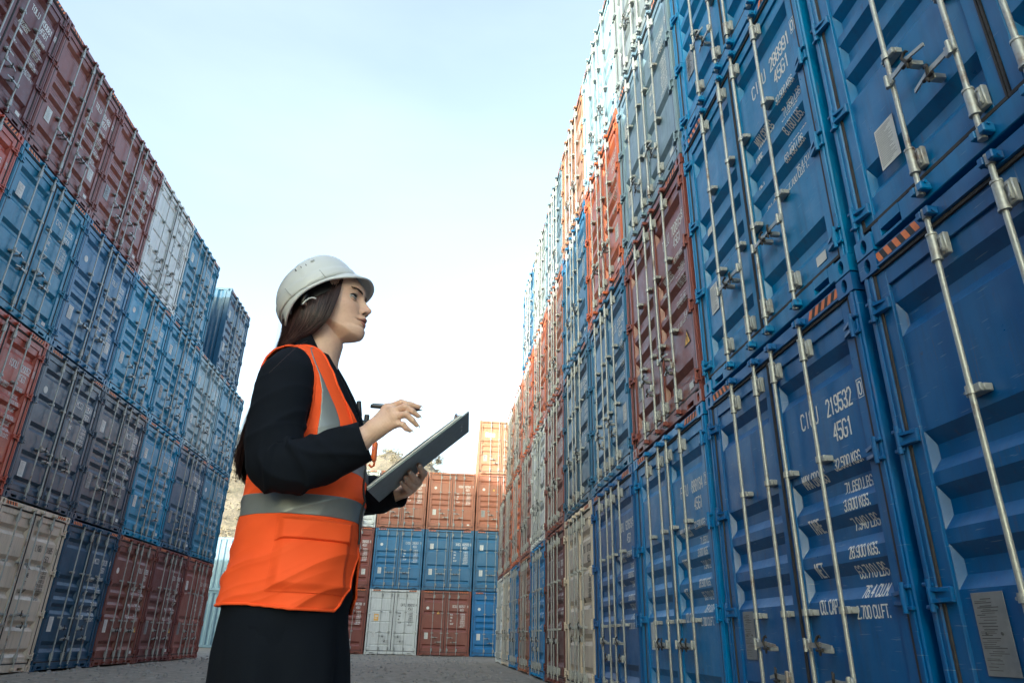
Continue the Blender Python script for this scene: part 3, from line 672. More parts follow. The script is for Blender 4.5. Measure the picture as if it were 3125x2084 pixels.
# unseen row added behind the left one, three high to shade the pale stack
k_ = 0
for c in range(1, 5):
    for t in (1, 2, 3):
        seed += 1; k_ += 1; colr = random.choice(['blue', 'brown red', 'steel blue', 'rust brown'])
        o = container(colr, f"{colr} container in the hidden row behind the left row, {TN[t]} tier, {ORD[c - 1]} column", 'A', 'CICU', '', '', 'mid', False, 0, (), seed)
        place(o, 'L', c, t, 12.5)
# rows go on behind the viewpoint; they shade the yard
k_ = 0
for c in range(-13, -2):
    for t in (1, 2, 3, 4):
        if (c, t) in LW or (c, t) == (-3, 0): continue
        seed += 1; k_ += 1; colr = random.choice(['blue', 'brown red', 'steel blue', 'rust brown', 'slate blue', 'cream'])
        o = container(colr, f"{colr} container behind the viewpoint, left row, {TN[t]} tier, {ORD[-3 - c]} column back", random.choice('ABC'), 'CICU', '', '', 'mid', False, 0, (), seed)
        place(o, 'L', c, t)
for t in (1, 2, 3, 4):
    seed += 1; o = container('blue', f"blue container of the right row just behind the viewpoint, {TN[t]} tier", 'A', 'CICU', '', '', 'mid', False, 0, (), seed); place(o, 'R', -1, t)
# ---------------------------------------------------------------- the woman with the clipboard
def skin_mat():
    k = NB('skin'); at_ = k.n('ShaderNodeAttribute', attribute_name='tint'); tc = k.n('ShaderNodeTexCoord')
    f = k.noise(tc.outputs['Object'], 140, 4, .6); g = k.noise(tc.outputs['Object'], 14, 4, .6)
    sep = k.n('ShaderNodeSeparateColor'); k.l(at_.outputs['Color'], sep.inputs[0])
    c = k.mix(g, (.70, .44, .31, 1), (.78, .52, .385, 1)); c = k.mix(k.math('MULTIPLY', k.ramp(f, .5, .8), .25), c, (.40, .20, .13, 1))
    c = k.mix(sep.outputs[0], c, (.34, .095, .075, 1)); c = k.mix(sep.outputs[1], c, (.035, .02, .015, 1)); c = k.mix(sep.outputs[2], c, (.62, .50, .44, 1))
    k.l(c, k.b.inputs['Base Color']); k.b.inputs['Roughness'].default_value = .46; k.b.inputs['Subsurface Weight'].default_value = .12
    k.b.inputs['Subsurface Radius'].default_value = (1, .35, .2); k.b.inputs['Subsurface Scale'].default_value = .006; k.bump(f, .12, .001)
skin_mat()
def cloth(name, a, b, rough, sc, bs=.35, bd=.001, sheen=.0):
    k = NB(name); tc = k.n('ShaderNodeTexCoord'); v = tc.outputs['Object']; f = k.noise(v, sc, 3, .7); g = k.noise(v, 9, 4, .6)
    k.l(k.mix(k.math('ADD', k.math('MULTIPLY', f, .5), k.math('MULTIPLY', g, .5)), a, b), k.b.inputs['Base Color'])
    k.b.inputs['Roughness'].default_value = rough; k.b.inputs['Specular IOR Level'].default_value = .2; k.b.inputs['Sheen Weight'].default_value = sheen; k.bump(f, bs, bd)
cloth('black_wool', (.0022, .0038, .0075, 1), (.006, .009, .015, 1), .9, 700, .4, .001, .0)
cloth('orange_vest_fabric', (1.0, .095, .018, 1), (1.0, .14, .03, 1), .7, 900, .25)
cloth('reflective_tape', (.22, .24, .24, 1), (.30, .32, .32, 1), .32, 500, .25)
MATS['reflective_tape'].node_tree.nodes['Principled BSDF'].inputs['Metallic'].default_value = .35
k = NB('dark_brown_hair'); tc = k.n('ShaderNodeTexCoord'); a_ = k.n('ShaderNodeAttribute', attribute_name='tint'); sp = k.n('ShaderNodeSeparateColor'); k.l(a_.outputs['Color'], sp.inputs[0])
k.l(k.mix(sp.outputs[0], (.010, .006, .007, 1), (.085, .043, .038, 1)), k.b.inputs['Base Color']); k.b.inputs['Roughness'].default_value = .42; k.b.inputs['Specular IOR Level'].default_value = .4
simple('white_plastic', (.66, .68, .67, 1), .32, 0, .05, 9, .05, .002)
simple('grey_plastic', (.42, .43, .42, 1), .4, 0, .05, 9)
simple('black_plastic', (.018, .018, .02, 1), .4, 0, .3, 40)
simple('navy_board', (.28, .34, .38, 1), .55, 0, .2, 60, .1, .0005)
simple('paper_white', (.80, .80, .78, 1), .7, 0, .04, 20)
simple('eye_white', (.38, .36, .35, 1), .3, 0, .05, 30); simple('iris', (.03, .022, .016, 1), .15, 0, .2, 90)
simple('brow_hair', (.045, .024, .018, 1), .6, 0, .3, 30)
simple('lash', (.012, .009, .008, 1), .6, 0, .2, 30)
simple('orange_plastic', (.80, .17, .035, 1), .4, 0, .1, 20); simple('red_plastic', (.55, .05, .02, 1), .4, 0, .1, 20)
simple('chrome', (.7, .7, .7, 1), .25, .9, .05, 20)

def vnoise(P, seed, octs=3, scale=1.):
    """smooth pseudo noise: sums of sines in random directions"""
    r = np.random.RandomState(seed); o = np.zeros(len(P)); amp = 1.; tot = 0
    for q in range(octs):
        for _ in range(5):
            d = r.normal(size=3); d /= np.linalg.norm(d); o += amp * np.sin(P @ d * scale * (2 ** q) * r.uniform(.7, 1.4) + r.uniform(0, 6.28))
        tot += amp * 2.2; amp *= .5
    return o / tot
def np_mesh(name, V, F, mats, smooth=True, tint=None, mi=None):
    me = bpy.data.meshes.new(name); me.from_pydata([tuple(map(float, p)) for p in V], [], [tuple(map(int, f)) for f in F])
    for q in mats: me.materials.append(MATS[q])
    if mi is not None: me.polygons.foreach_set('material_index', [int(i) for i in mi])
    if smooth: me.polygons.foreach_set('use_smooth', [True] * len(me.polygons))
    if tint is not None:
        at_ = me.color_attributes.new('tint', 'FLOAT_COLOR', 'POINT'); at_.data.foreach_set('color', np.concatenate([tint, np.ones((len(tint), 1))], 1).astype(np.float32).ravel())
    bm = bmesh.new(); bm.from_mesh(me); bmesh.ops.recalc_face_normals(bm, faces=bm.faces); bm.to_mesh(me); bm.free(); me.update(); return me
def grid_faces(nr, nc, closed=True, flip=False):
    F = []
    for i in range(nr - 1):
        for j in range(nc if closed else nc - 1):
            f = (i*nc+j, i*nc+(j+1) % nc, (i+1)*nc+(j+1) % nc, (i+1)*nc+j); F.append(f[::-1] if flip else f)
    return F
def submesh(V, F, keep):
    F = [f for f, kq in zip(F, keep) if kq]; ids = sorted({i for f in F for i in f}); mp = {i: n for n, i in enumerate(ids)}
    return V[ids], [tuple(mp[i] for i in f) for f in F], ids
# --- signed distance bodies, meshed with surface nets
def sd_cone(P, a, b, ra, rb):
    a = np.array(a, float); b = np.array(b, float); ab = b - a; t = np.clip(((P - a) @ ab) / (ab @ ab), 0, 1)
    return np.linalg.norm(P - a - t[:, None] * ab, axis=1) - (ra + (rb - ra) * t)
def smin(a, b, k):
    h = np.clip(.5 + .5 * (b - a) / k, 0, 1); return b * (1 - h) + a * h - k * h * (1 - h)
def surface_nets(fn, lo, hi, h):
    lo = np.array(lo, float); n = [int((hi[i] - lo[i]) / h) + 1 for i in range(3)]
    ax = [lo[i] + h * np.arange(n[i]) for i in range(3)]
    G_ = np.stack(np.meshgrid(*ax, indexing='ij'), -1).reshape(-1, 3); D_ = fn(G_).reshape(n)
    neg = D_ < 0; cell = np.zeros([q - 1 for q in n], int)
    for c in range(8):
        i, j, k_ = c & 1, (c >> 1) & 1, c >> 2; cell += neg[i:n[0]-1+i, j:n[1]-1+j, k_:n[2]-1+k_]
    act = np.argwhere((cell > 0) & (cell < 8)); idx = -np.ones(cell.shape, int); idx[tuple(act.T)] = np.arange(len(act))
    acc = np.zeros((len(act), 3)); cnt = np.zeros(len(act))
    corners = [(c & 1, (c >> 1) & 1, c >> 2) for c in range(8)]
    for a in range(8):
        for b in range(a + 1, 8):
            ca, cb = np.array(corners[a]), np.array(corners[b])
            if np.abs(ca - cb).sum() != 1: continue
            da = D_[tuple((act + ca).T)]; db = D_[tuple((act + cb).T)]; m_ = (da < 0) != (db < 0)
            t = np.where(m_, da / np.where(m_, da - db, 1), 0)
            acc += np.where(m_[:, None], ca + t[:, None] * (cb - ca), 0); cnt += m_
    V = lo + h * (act + acc / cnt[:, None]); F = []
    for axis in range(3):
        o1, o2 = [q for q in range(3) if q != axis]; sl0 = [slice(None)] * 3; sl1 = [slice(None)] * 3
        sl0[axis] = slice(0, n[axis]-1); sl1[axis] = slice(1, n[axis]); ed = np.argwhere(neg[tuple(sl0)] != neg[tuple(sl1)])
        for e in ed:
            if e[o1] == 0 or e[o2] == 0 or e[o1] >= n[o1]-1 or e[o2] >= n[o2]-1: continue
            q = []
            for d1, d2 in ((-1, -1), (0, -1), (0, 0), (-1, 0)):
                c = e.copy(); c[o1] += d1; c[o2] += d2; q.append(idx[tuple(c)])
            if min(q) >= 0: F.append(tuple(q))
    return V, F
interp = lambda z, T, c: np.interp(z, [t[0] for t in T], [t[c] for t in T])
YC = 1.70
person = bpy.data.objects.new('person', None); COL.objects.link(person); person.location = (-.51, YC, 0)
tag(person, 'woman in white hard hat, black jacket and orange safety vest, looking up, holding a clipboard', 'person')
PO = np.array([-.51, YC, 0.])
def wear(name, V, F, mats, parent=person, **k):
    me = np_mesh(name, np.asarray(V) - PO, F, mats, **k); return link(name, me, parent)
def wear_mb(name, m, mats, parent=person, smooth=None):
    m.v = [tuple(np.array(p) - PO) for p in m.v]; return link(name, m.mesh(name, mats, smooth), parent)

# --- head and neck: polar sections round a vertical axis
XF = [(1.500,-.47),(1.506,-.436),(1.509,-.420),(1.512,-.411),(1.516,-.4035),(1.522,-.399),(1.530,-.3962),(1.537,-.3958),(1.544,-.3985),(1.550,-.4005),(1.5545,-.3985),(1.558,-.3962),(1.5625,-.3955),(1.5665,-.3980),(1.5685,-.4000),(1.571,-.3958),(1.5745,-.3932),(1.578,-.3938),(1.582,-.3970),(1.587,-.4000),(1.5905,-.3985),(1.5935,-.391),(1.597,-.3868),(1.602,-.3852),(1.607,-.3865),(1.612,-.3905),(1.619,-.3965),(1.627,-.4030),(1.634,-.4065),(1.641,-.4070),(1.648,-.4065),(1.655,-.4075),(1.668,-.412),(1.680,-.421),(1.700,-.440),(1.715,-.465),(1.727,-.50)]
XB_ = [(1.500,-.47),(1.506,-.436),(1.509,-.420),(1.512,-.411),(1.516,-.4035),(1.522,-.399),(1.530,-.3962),(1.537,-.3958),(1.544,-.3995),(1.552,-.4025),(1.562,-.4035),(1.575,-.4045),(1.587,-.4055),(1.60,-.409),(1.615,-.4135),(1.63,-.4165),(1.641,-.4145),(1.648,-.4085),(1.655,-.4082),(1.668,-.412),(1.680,-.421),(1.700,-.440),(1.715,-.465),(1.727,-.50)]
XCH = -.505
WID = [(1.44,.052,-.575),(1.50,.053,-.575),(1.52,.056,-.578),(1.55,.0595,-.585),(1.58,.063,-.592),(1.61,.0665,-.60),(1.64,.069,-.604),(1.67,.069,-.60),(1.695,.060,-.585),(1.712,.045,-.565),(1.724,.02,-.54),(1.728,.004,-.51)]
def head_mesh():
    zs = np.concatenate([np.arange(1.36, 1.495, .005), np.arange(1.495, 1.665, .00125), np.arange(1.665, 1.729, .003)]); na = 300
    aa = np.linspace(0, 2 * np.pi, na, endpoint=False); aa = aa - .35 * np.sin(aa)      # denser in front
    Z, A = np.meshgrid(zs, aa, indexing='ij'); ca, sa = np.cos(A), np.sin(A)
    fr = interp(Z, XB_, 1) - XCH; bk = XCH - interp(Z, WID, 2); wd = interp(Z, WID, 1); fr = np.maximum(fr, .01)
    nex = np.interp(Z, [1.50, 1.54, 1.60, 1.66], [1.75, 1.95, 2.35, 2.3])
    Ax = np.where(ca > 0, fr, bk); rh = 1 / ((np.abs(ca) / Ax) ** nex + (np.abs(sa) / wd) ** nex + 1e-12) ** (1 / nex)
    aabs = np.abs(np.arctan2(sa, ca)); zj = np.interp(aabs, [0, .35, .8, 1.3, 1.75, 2.3, 3.15], [1.505, 1.508, 1.520, 1.540, 1.556, 1.585, 1.60])
    t = np.clip((Z - zj) / np.interp(aabs, [0, .6, 1.4, 3.1], [.008, .022, .03, .05]), 0, 1); fac = np.sqrt(np.clip(1 - (1 - t) ** 2, 0, 1)); rh = rh * fac
    ncx = np.interp(Z, [1.36, 1.44, 1.50, 1.60], [-.535, -.517, -.508, -.515]) ; rn_ = np.interp(Z, [1.36, 1.41, 1.46, 1.50, 1.55, 1.6], [.075, .060, .0535, .0535, .052, .045])
    dx = ncx - XCH; rn = dx * ca + np.sqrt(np.maximum(rn_ ** 2 - (dx * sa) ** 2, 1e-6)); rn *= 1 + .035 * np.exp(-((aabs - .75) / .22) ** 2) * np.interp(Z, [1.40, 1.43, 1.50, 1.53], [1, 1, .5, 0])
    r = -smin(-rn, -rh, .010)
    X = XCH + r * ca; Y = -r * sa            # near side = negative y
    G2 = lambda y0, z0, sy, sz: np.exp(-((np.abs(Y) - y0) / sy) ** 2 - ((Z - z0) / sz) ** 2)
    front = np.clip((ca - .1) / .4, 0, 1)
    bump = interp(Z, XF, 1) - interp(Z, XB_, 1)
    sig = np.interp(Z, [1.54, 1.553, 1.559, 1.568, 1.576, 1.585, 1.592, 1.60, 1.61, 1.625, 1.645], [.022, .021, .019, .023, .019, .010, .0115, .0110, .0085, .0070, .010])
    X = X + front * bump * np.exp(-(np.abs(Y) / sig) ** 2.3)
    X += front * (.0075 * G2(.0135, 1.5945, .0052, .0065))          # nostril wings
    X -= front * (.0060 * G2(.0085, 1.5905, .0034, .0028))          # nostrils
    X -= front * (.0075 * G2(.027, 1.6255, .0130, .0100))            # sockets
    X += front * (.0035 * G2(.028, 1.6445, .018, .006))              # brow ridge
    X += front * (.0040 * G2(.040, 1.602, .018, .016))              # cheekbone
    X -= front * (.0030 * G2(.0245, 1.5685, .006, .004))            # mouth corners
    X -= front * (.0028 * np.exp(-((Z - 1.5685) / .0011) ** 2) * (np.abs(Y) < .024))   # mouth line
    X -= front * (.0018 * G2(.019, 1.588, .004, .012))              # nasolabial fold
    X += front * (.0022 * G2(.031, 1.636, .012, .003))              # lid fold
    wz = np.clip((Z - 1.540) / .014, 0, 1) * np.clip((1.640 - Z) / .030, 0, 1) * front
    X = X + .0025 * front * np.exp(-((Z - 1.602) / .010) ** 2 - (Y / .014) ** 2); Zs = Z - .0055 * wz
    V = np.stack([X, Y + YC, Zs], -1).reshape(-1, 3)
    lip = front * np.exp(-((np.abs(Y) / .0225) ** 4)) * (((Z > 1.5535) & (Z < 1.5685 + .010 * (1 - (np.abs(Y) / .024) ** 1.5) + .001 * np.exp(-((np.abs(Y) - .005) / .004) ** 2))))
    lip = np.where((Z < 1.5685) & (Z < 1.5685 - .0145 * (1 - (np.abs(Y) / .024) ** 2)), 0, lip)
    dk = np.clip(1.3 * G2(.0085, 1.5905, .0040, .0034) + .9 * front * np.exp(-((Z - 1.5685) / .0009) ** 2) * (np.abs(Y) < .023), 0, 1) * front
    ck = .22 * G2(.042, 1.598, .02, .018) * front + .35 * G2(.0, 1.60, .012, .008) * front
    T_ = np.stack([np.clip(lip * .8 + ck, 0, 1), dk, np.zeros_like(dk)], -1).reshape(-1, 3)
    # yaw the head a little towards the lens
    th = R(-7) * np.clip((V[:, 2] - 1.46) / .05, 0, 1); dx, dy = V[:, 0] + .51, V[:, 1] - YC
    V2 = V.copy(); V2[:, 0] = -.51 + dx * np.cos(th) - dy * np.sin(th); V2[:, 1] = YC + dx * np.sin(th) + dy * np.cos(th)
    nr = len(zs); F = grid_faces(nr, na); F.append(tuple(range((nr-1) * na, nr * na)))
    return V2, F, T_
def yaw(p):
    th = R(-7); dx, dy = p[0] + .51, p[1] - YC; return np.array([-.51 + dx * math.cos(th) - dy * math.sin(th), YC + dx * math.sin(th) + dy * math.cos(th), p[2]])

# --- hands
def right_hand():
    wr = (-.330, 1.475, 1.180); w2 = (-.300, 1.473, 1.206)
    mcp = [(-.277, 1.480, 1.258), (-.263, 1.466, 1.246), (-.256, 1.461, 1.232), (-.252, 1.464, 1.219)]
    fing = [([mcp[0], (-.246, 1.474, 1.2700), (-.223, 1.478, 1.2668), (-.2065, 1.483, 1.2640)], (.0088, .0074, .0064, .0050)),
            ([mcp[1], (-.233, 1.456, 1.2545), (-.217, 1.460, 1.2460), (-.2045, 1.468, 1.2380)], (.0090, .0078, .0066, .0051)),
            ([mcp[2], (-.229, 1.450, 1.2355), (-.2145, 1.454, 1.2240), (-.2050, 1.462, 1.2150)], (.0086, .0074, .0062, .0048)),
            ([mcp[3], (-.234, 1.456, 1.2135), (-.2270, 1.459, 1.2065), (-.2190, 1.464, 1.2030)], (.0076, .0065, .0056, .0044))]
    thumb = ([(-.305, 1.492, 1.215), (-.280, 1.508, 1.238), (-.256, 1.507, 1.254), (-.236, 1.500, 1.262)], (.0135, .0105, .0085, .0064))
    def fn(P):
        d = sd_cone(P, (-.44, 1.478, 1.125), wr, .034, .0245)
        d = smin(d, sd_cone(P, wr, w2, .0235, .0195), .015)
        for q, m_ in enumerate(mcp): d = smin(d, sd_cone(P, (w2[0], w2[1], w2[2] + (.006, .003, -.003, -.008)[q]), m_, .0155, (.0110, .0108, .0104, .0096)[q]), .012)
        for q in range(3): d = smin(d, sd_cone(P, mcp[q], mcp[q+1], .0095, .0090), .006)
        for pts, rr in fing:
            f = None
            for a, b, ra, rb in zip(pts, pts[1:], rr, rr[1:]):
                e = sd_cone(P, a, b, ra, rb); f = e if f is None else smin(f, e, .003)
            d = smin(d, f, .0045)
        pts, rr = thumb
        for a, b, ra, rb in zip(pts, pts[1:], rr, rr[1:]): d = smin(d, sd_cone(P, a, b, ra, rb), .006)
        # tendon ridges over the back of the hand, knuckle creases
        for m_ in mcp: d = d - .0012 * np.exp(-(sd_cone(P, w2, m_, .0, .0) / .012) ** 2 * 1.0) * 0
        return d + .0003 * np.sin(P[:, 0] * 900) * np.sin(P[:, 2] * 700)
    return (*surface_nets(fn, (-.45, 1.425, 1.085), (-.190, 1.530, 1.295), .0016), fing, thumb)
def board_pt(u, v, off):
    """u along the board's length, v across from the near edge, off below it (metres)"""
    A = np.array([-.318, 1.56, 1.089]); Dv = np.array([-.098, 1.56, 1.279]) - A; Bv = np.array([-.342, 1.78, 1.092]) - A
    Dv /= np.linalg.norm(Dv); Bv -= Dv * (Bv @ Dv); Bv /= np.linalg.norm(Bv); N = np.cross(Dv, Bv); N *= -1 if N[2] > 0 else 1
    return A + Dv * u + Bv * v + N * off
def left_hand():
    bp = lambda *a: tuple(board_pt(*a))
    mc = [(-.238, 1.800, 1.160), (-.250, 1.803, 1.148), (-.262, 1.803, 1.138), (-.274, 1.800, 1.130)]
    fing = [([mc[0], (-.2165, 1.745, 1.1715), (-.2180, 1.700, 1.1690), (-.2204, 1.6640, 1.1732)], (.0105, .0092, .0080, .0064)),
            ([mc[1], (-.2345, 1.748, 1.1525), (-.2370, 1.700, 1.1510), (-.2407, 1.6620, 1.1554)], (.0108, .0094, .0081, .0066)),
            ([mc[2], (-.2440, 1.757, 1.1420), (-.2480, 1.722, 1.1425), (-.2528, 1.6860, 1.1476)], (.0104, .0090, .0078, .0062)),
            ([mc[3], (-.2545, 1.767, 1.1310), (-.2600, 1.739, 1.1345), (-.2656, 1.7100, 1.1398)], (.0094, .0080, .0068, .0054))]
    wr = (-.310, 1.815, 1.132); thumb = ([(-.285, 1.815, 1.135), (-.262, 1.812, 1.165), bp(.118, .240, -.012), bp(.130, .212, -.012)], (.0145, .0110, .0095, .0075))
    def fn(P):
        d = sd_cone(P, (-.44, 1.86, 1.105), wr, .030, .024)
        for q, m_ in enumerate(mc): d = smin(d, sd_cone(P, wr, m_, .0185, .0115), .012)
        for q in range(3): d = smin(d, sd_cone(P, mc[q], mc[q+1], .0105, .0105), .006)
        for pts, rr in fing:
            f = None
            for a, b, ra, rb in zip(pts, pts[1:], rr, rr[1:]):
                e = sd_cone(P, a, b, ra, rb); f = e if f is None else smin(f, e, .003)
            d = smin(d, f, .0045)
        pts, rr = thumb
        for a, b, ra, rb in zip(pts, pts[1:], rr, rr[1:]): d = smin(d, sd_cone(P, a, b, ra, rb), .006)
        return d
    return (*surface_nets(fn, (-.45, 1.66, 1.02), (-.165, 1.90, 1.235), .0018), fing, thumb)
def nails(fings, up):
    """ellipsoid shells on the fingertips; returns V, F"""
    V = []; F = []
    for (pts, rr), u_ in zip(fings, up):
        a, b = np.array(pts[-2]), np.array(pts[-1]); ax = (b - a) / np.linalg.norm(b - a); u_ = np.array(u_, float); u_ -= ax * (u_ @ ax); u_ /= np.linalg.norm(u_); s_ = np.cross(ax, u_)
        c = b + ax * .0018 + u_ * rr[-1] * .50; n0 = len(V)
        for i in range(7):
            for j in range(7):
                x = (i / 6 - .42); y = (j / 6 - .5) * 2
                w_ = rr[-1] * .86 * (1 - .35 * max(0, x) ** 2 * 4) ; V.append(c + ax * x * .0125 + s_ * y * w_ * .80 + u_ * (rr[-1] * .62 * (1 - .55 * y * y) - .0012 * x * x * 10))
        F += [(n0 + i*7+j, n0 + i*7+j+1, n0 + (i+1)*7+j+1, n0 + (i+1)*7+j) for i in range(6) for j in range(6)]
    return np.array(V), F
hV, hF, hT = head_mesh()
rV, rF, rfing, rth = right_hand(); lV, lF, lfing, lth = left_hand()
nV, nF = nails(rfing, [(.1, -.5, .9), (.45, -.6, .6), (.5, -.6, .6), (.4, -.6, .7)])
dn = board_pt(0, 0, 1) - board_pt(0, 0, 0)
nV2, nF2 = nails(lfing, [dn] * 4)
# plain legs, feet and trunk under the clothes, so that the figure stands on the ground
def under(P):
    d = sd_cone(P, (-.52, YC, 1.36), (-.51, YC, .92), .075, .09)
    for s in (-1, 1):
        d = smin(d, sd_cone(P, (-.51, YC + s * .085, .88), (-.50, YC + s * .09, .48), .075, .050), .03)
        d = smin(d, sd_cone(P, (-.50, YC + s * .09, .48), (-.53, YC + s * .10, .08), .050, .036), .02)
        d = smin(d, sd_cone(P, (-.53, YC + s * .10, .06), (-.40, YC + s * .115, .035), .034, .026), .02)
        d = smin(d, sd_cone(P, (-.53, YC + s * .14, 1.36), (-.52, YC + s * .20, 1.14), .040, .036), .03)
        d = smin(d, sd_cone(P, (-.52, YC + s * .20, 1.14), (-.42, YC + s * .19, 1.13), .036, .03), .02)
    return d
uV, uF = surface_nets(under, (-.65, 1.44, .0), (-.33, 1.96, 1.46), .011)
allV = []; allF = []; allT = []; mi = []
for V_, F_, T_, m_ in ((hV, hF, hT, 0), (rV, rF, None, 0), (lV, lF, None, 0), (nV, nF, 'n', 0), (nV2, nF2, 'n', 0), (uV, uF, None, 0)):
    n0 = sum(len(q) for q in allV); allV.append(V_); allF += [tuple(i + n0 for i in f) for f in F_]
    allT.append(T_ if isinstance(T_, np.ndarray) else np.tile([0, 0, .75 if T_ == 'n' else 0.], (len(V_), 1)))
hidden_body = wear('body', np.concatenate(allV), allF, ['skin'], tint=np.concatenate(allT))

# eyes, lids, lashes, brows
for s in (-1, 1):
    c = yaw((-.4328, YC + s * .0305, 1.6245)); look = Vector((.76, -.42, .42)).normalized(); m = MB()
    def sph(m, c, r, n=14, lo=-90, hi=90, ax=Vector((0, 0, 1)), fr=Vector((1, 0, 0))):
        ax = ax.normalized(); fr = (fr - ax * fr.dot(ax)).normalized(); sd = ax.cross(fr); vs = []
        for i in range(n + 1):
            la = R(lo + (hi - lo) * i / n)
            for j in range(2 * n): lo_ = math.pi * j / n; vs.append(Vector(c) + (fr * math.cos(lo_) + sd * math.sin(lo_)) * r * math.cos(la) + ax * r * math.sin(la))
        m.add(vs, [(i*2*n+j, i*2*n+(j+1) % (2*n), (i+1)*2*n+(j+1) % (2*n), (i+1)*2*n+j) for i in range(n) for j in range(2*n)])
    m.cur = 0; sph(m, c, .0138); m.cur = 1; sph(m, Vector(c) + look * .0008, .0137, 10, 57, 90, look, Vector((0, 1, .2)))
    wear_mb('eye', m, ['eye_white', 'iris'], hidden_body, 60)
    # lids: skin coloured shells hugging the ball above and below the opening
    V = []; F = []
    for up in (1, -1):
        n0 = len(V)
        for i in range(9):
            for j in range(25):
                az = R(-66 + 132 * j / 24); open_ = math.cos(az) ** .8 if math.cos(az) > 0 else 0
                e0 = R(28) * open_ if up > 0 else R(-22) * open_; e = e0 + (R(80 * up) - e0) * (i / 8) ** 1.2; rr_ = .0143 + .0006 * math.sin(math.pi * min(1, i / 3))
                p = np.array([math.cos(az) * math.cos(e), math.sin(az) * math.cos(e), math.sin(e)]) * rr_; p = np.array([p[0] * .95 - .0, p[1] * 1.06, p[2]])
                th = R(-7); p = np.array([p[0] * math.cos(th) - p[1] * math.sin(th), p[0] * math.sin(th) + p[1] * math.cos(th), p[2]]); V.append(c + p)
        F += [(n0+i*25+j, n0+i*25+j+1, n0+(i+1)*25+j+1, n0+(i+1)*25+j) for i in range(8) for j in range(24)]
    wear('eyelid', V, F, ['skin'], hidden_body, tint=np.tile([.10, .0, 0.], (len(V), 1)))
    m = MB()
    for up, tk in ((1, .0017), (-1, .0006)):
        pts = []
        for j in range(13):
            az = R(-74 + 148 * j / 12); open_ = math.cos(az) ** .8; e = (R(27) if up > 0 else R(-22)) * open_; p = np.array([math.cos(az) * math.cos(e) * .95, math.sin(az) * math.cos(e) * 1.06, math.sin(e)]) * .0149
            th = R(-7); p = np.array([p[0] * math.cos(th) - p[1] * math.sin(th), p[0] * math.sin(th) + p[1] * math.cos(th), p[2]]); pts.append(Vector(c + p))
        m.path(pts, tk, 5)
        if up > 0:
            for p in pts[1:-1]:
                d = (p - Vector(c)).normalized(); m.path([p, p + d * .002 + Vector((0, 0, .0005)), p + d * .0040 + Vector((.001, 0, .0022))], [.0005, .0004, .0002], 3)
    wear_mb('eyelashes', m, ['lash'], hidden_body)
    m = MB(); rb = random.Random(8)
    for q in range(150):
        t = q / 149; y0 = .014 + .034 * t; z0 = 1.6405 + .0065 * math.sin(math.pi * min(1, t * 1.25) * .62) - .004 * max(0, t - .6) ; dz = rb.gauss(0, .0019 * (1 - t * .6))
        wdt = .0715; xx = XCH + .0965 * max(0, 1 - (y0 / wdt) ** 2.3) ** (1 / 2.3) + .0022
        p = Vector(yaw((xx, YC + s * y0, z0 + dz))); tip = Vector(yaw((xx - .0035, YC + s * (y0 + .0065), z0 + dz + .0012)))
        m.path([p, tip], [.0004, .0002], 3)
    wear_mb('eyebrow', m, ['brow_hair'], hidden_body)
m = MB()
for s in (-1, 1):                                                       # ears
    c = np.array([-.530, YC + s * .061, 1.604]); pts = []
    for j in range(15):
        t = R(-150 + 300 * j / 14); pts.append(Vector(c + np.array([-.015 * math.cos(t) * 1.0 - .004, s * (.010 + .006 * math.cos(t)), .030 * math.sin(t)])))
    m.path(pts, [.0042] * 15, 8)
    m.path([Vector(c + np.array([.004, s * .004, .016])), Vector(c + np.array([-.006, s * .007, 0])), Vector(c + np.array([.003, s * .006, -.022])), Vector(c + np.array([.004, s * .004, -.030]))], [.007, .009, .007, .005], 8)
e = wear_mb('ear', m, ['skin'], hidden_body, 80)

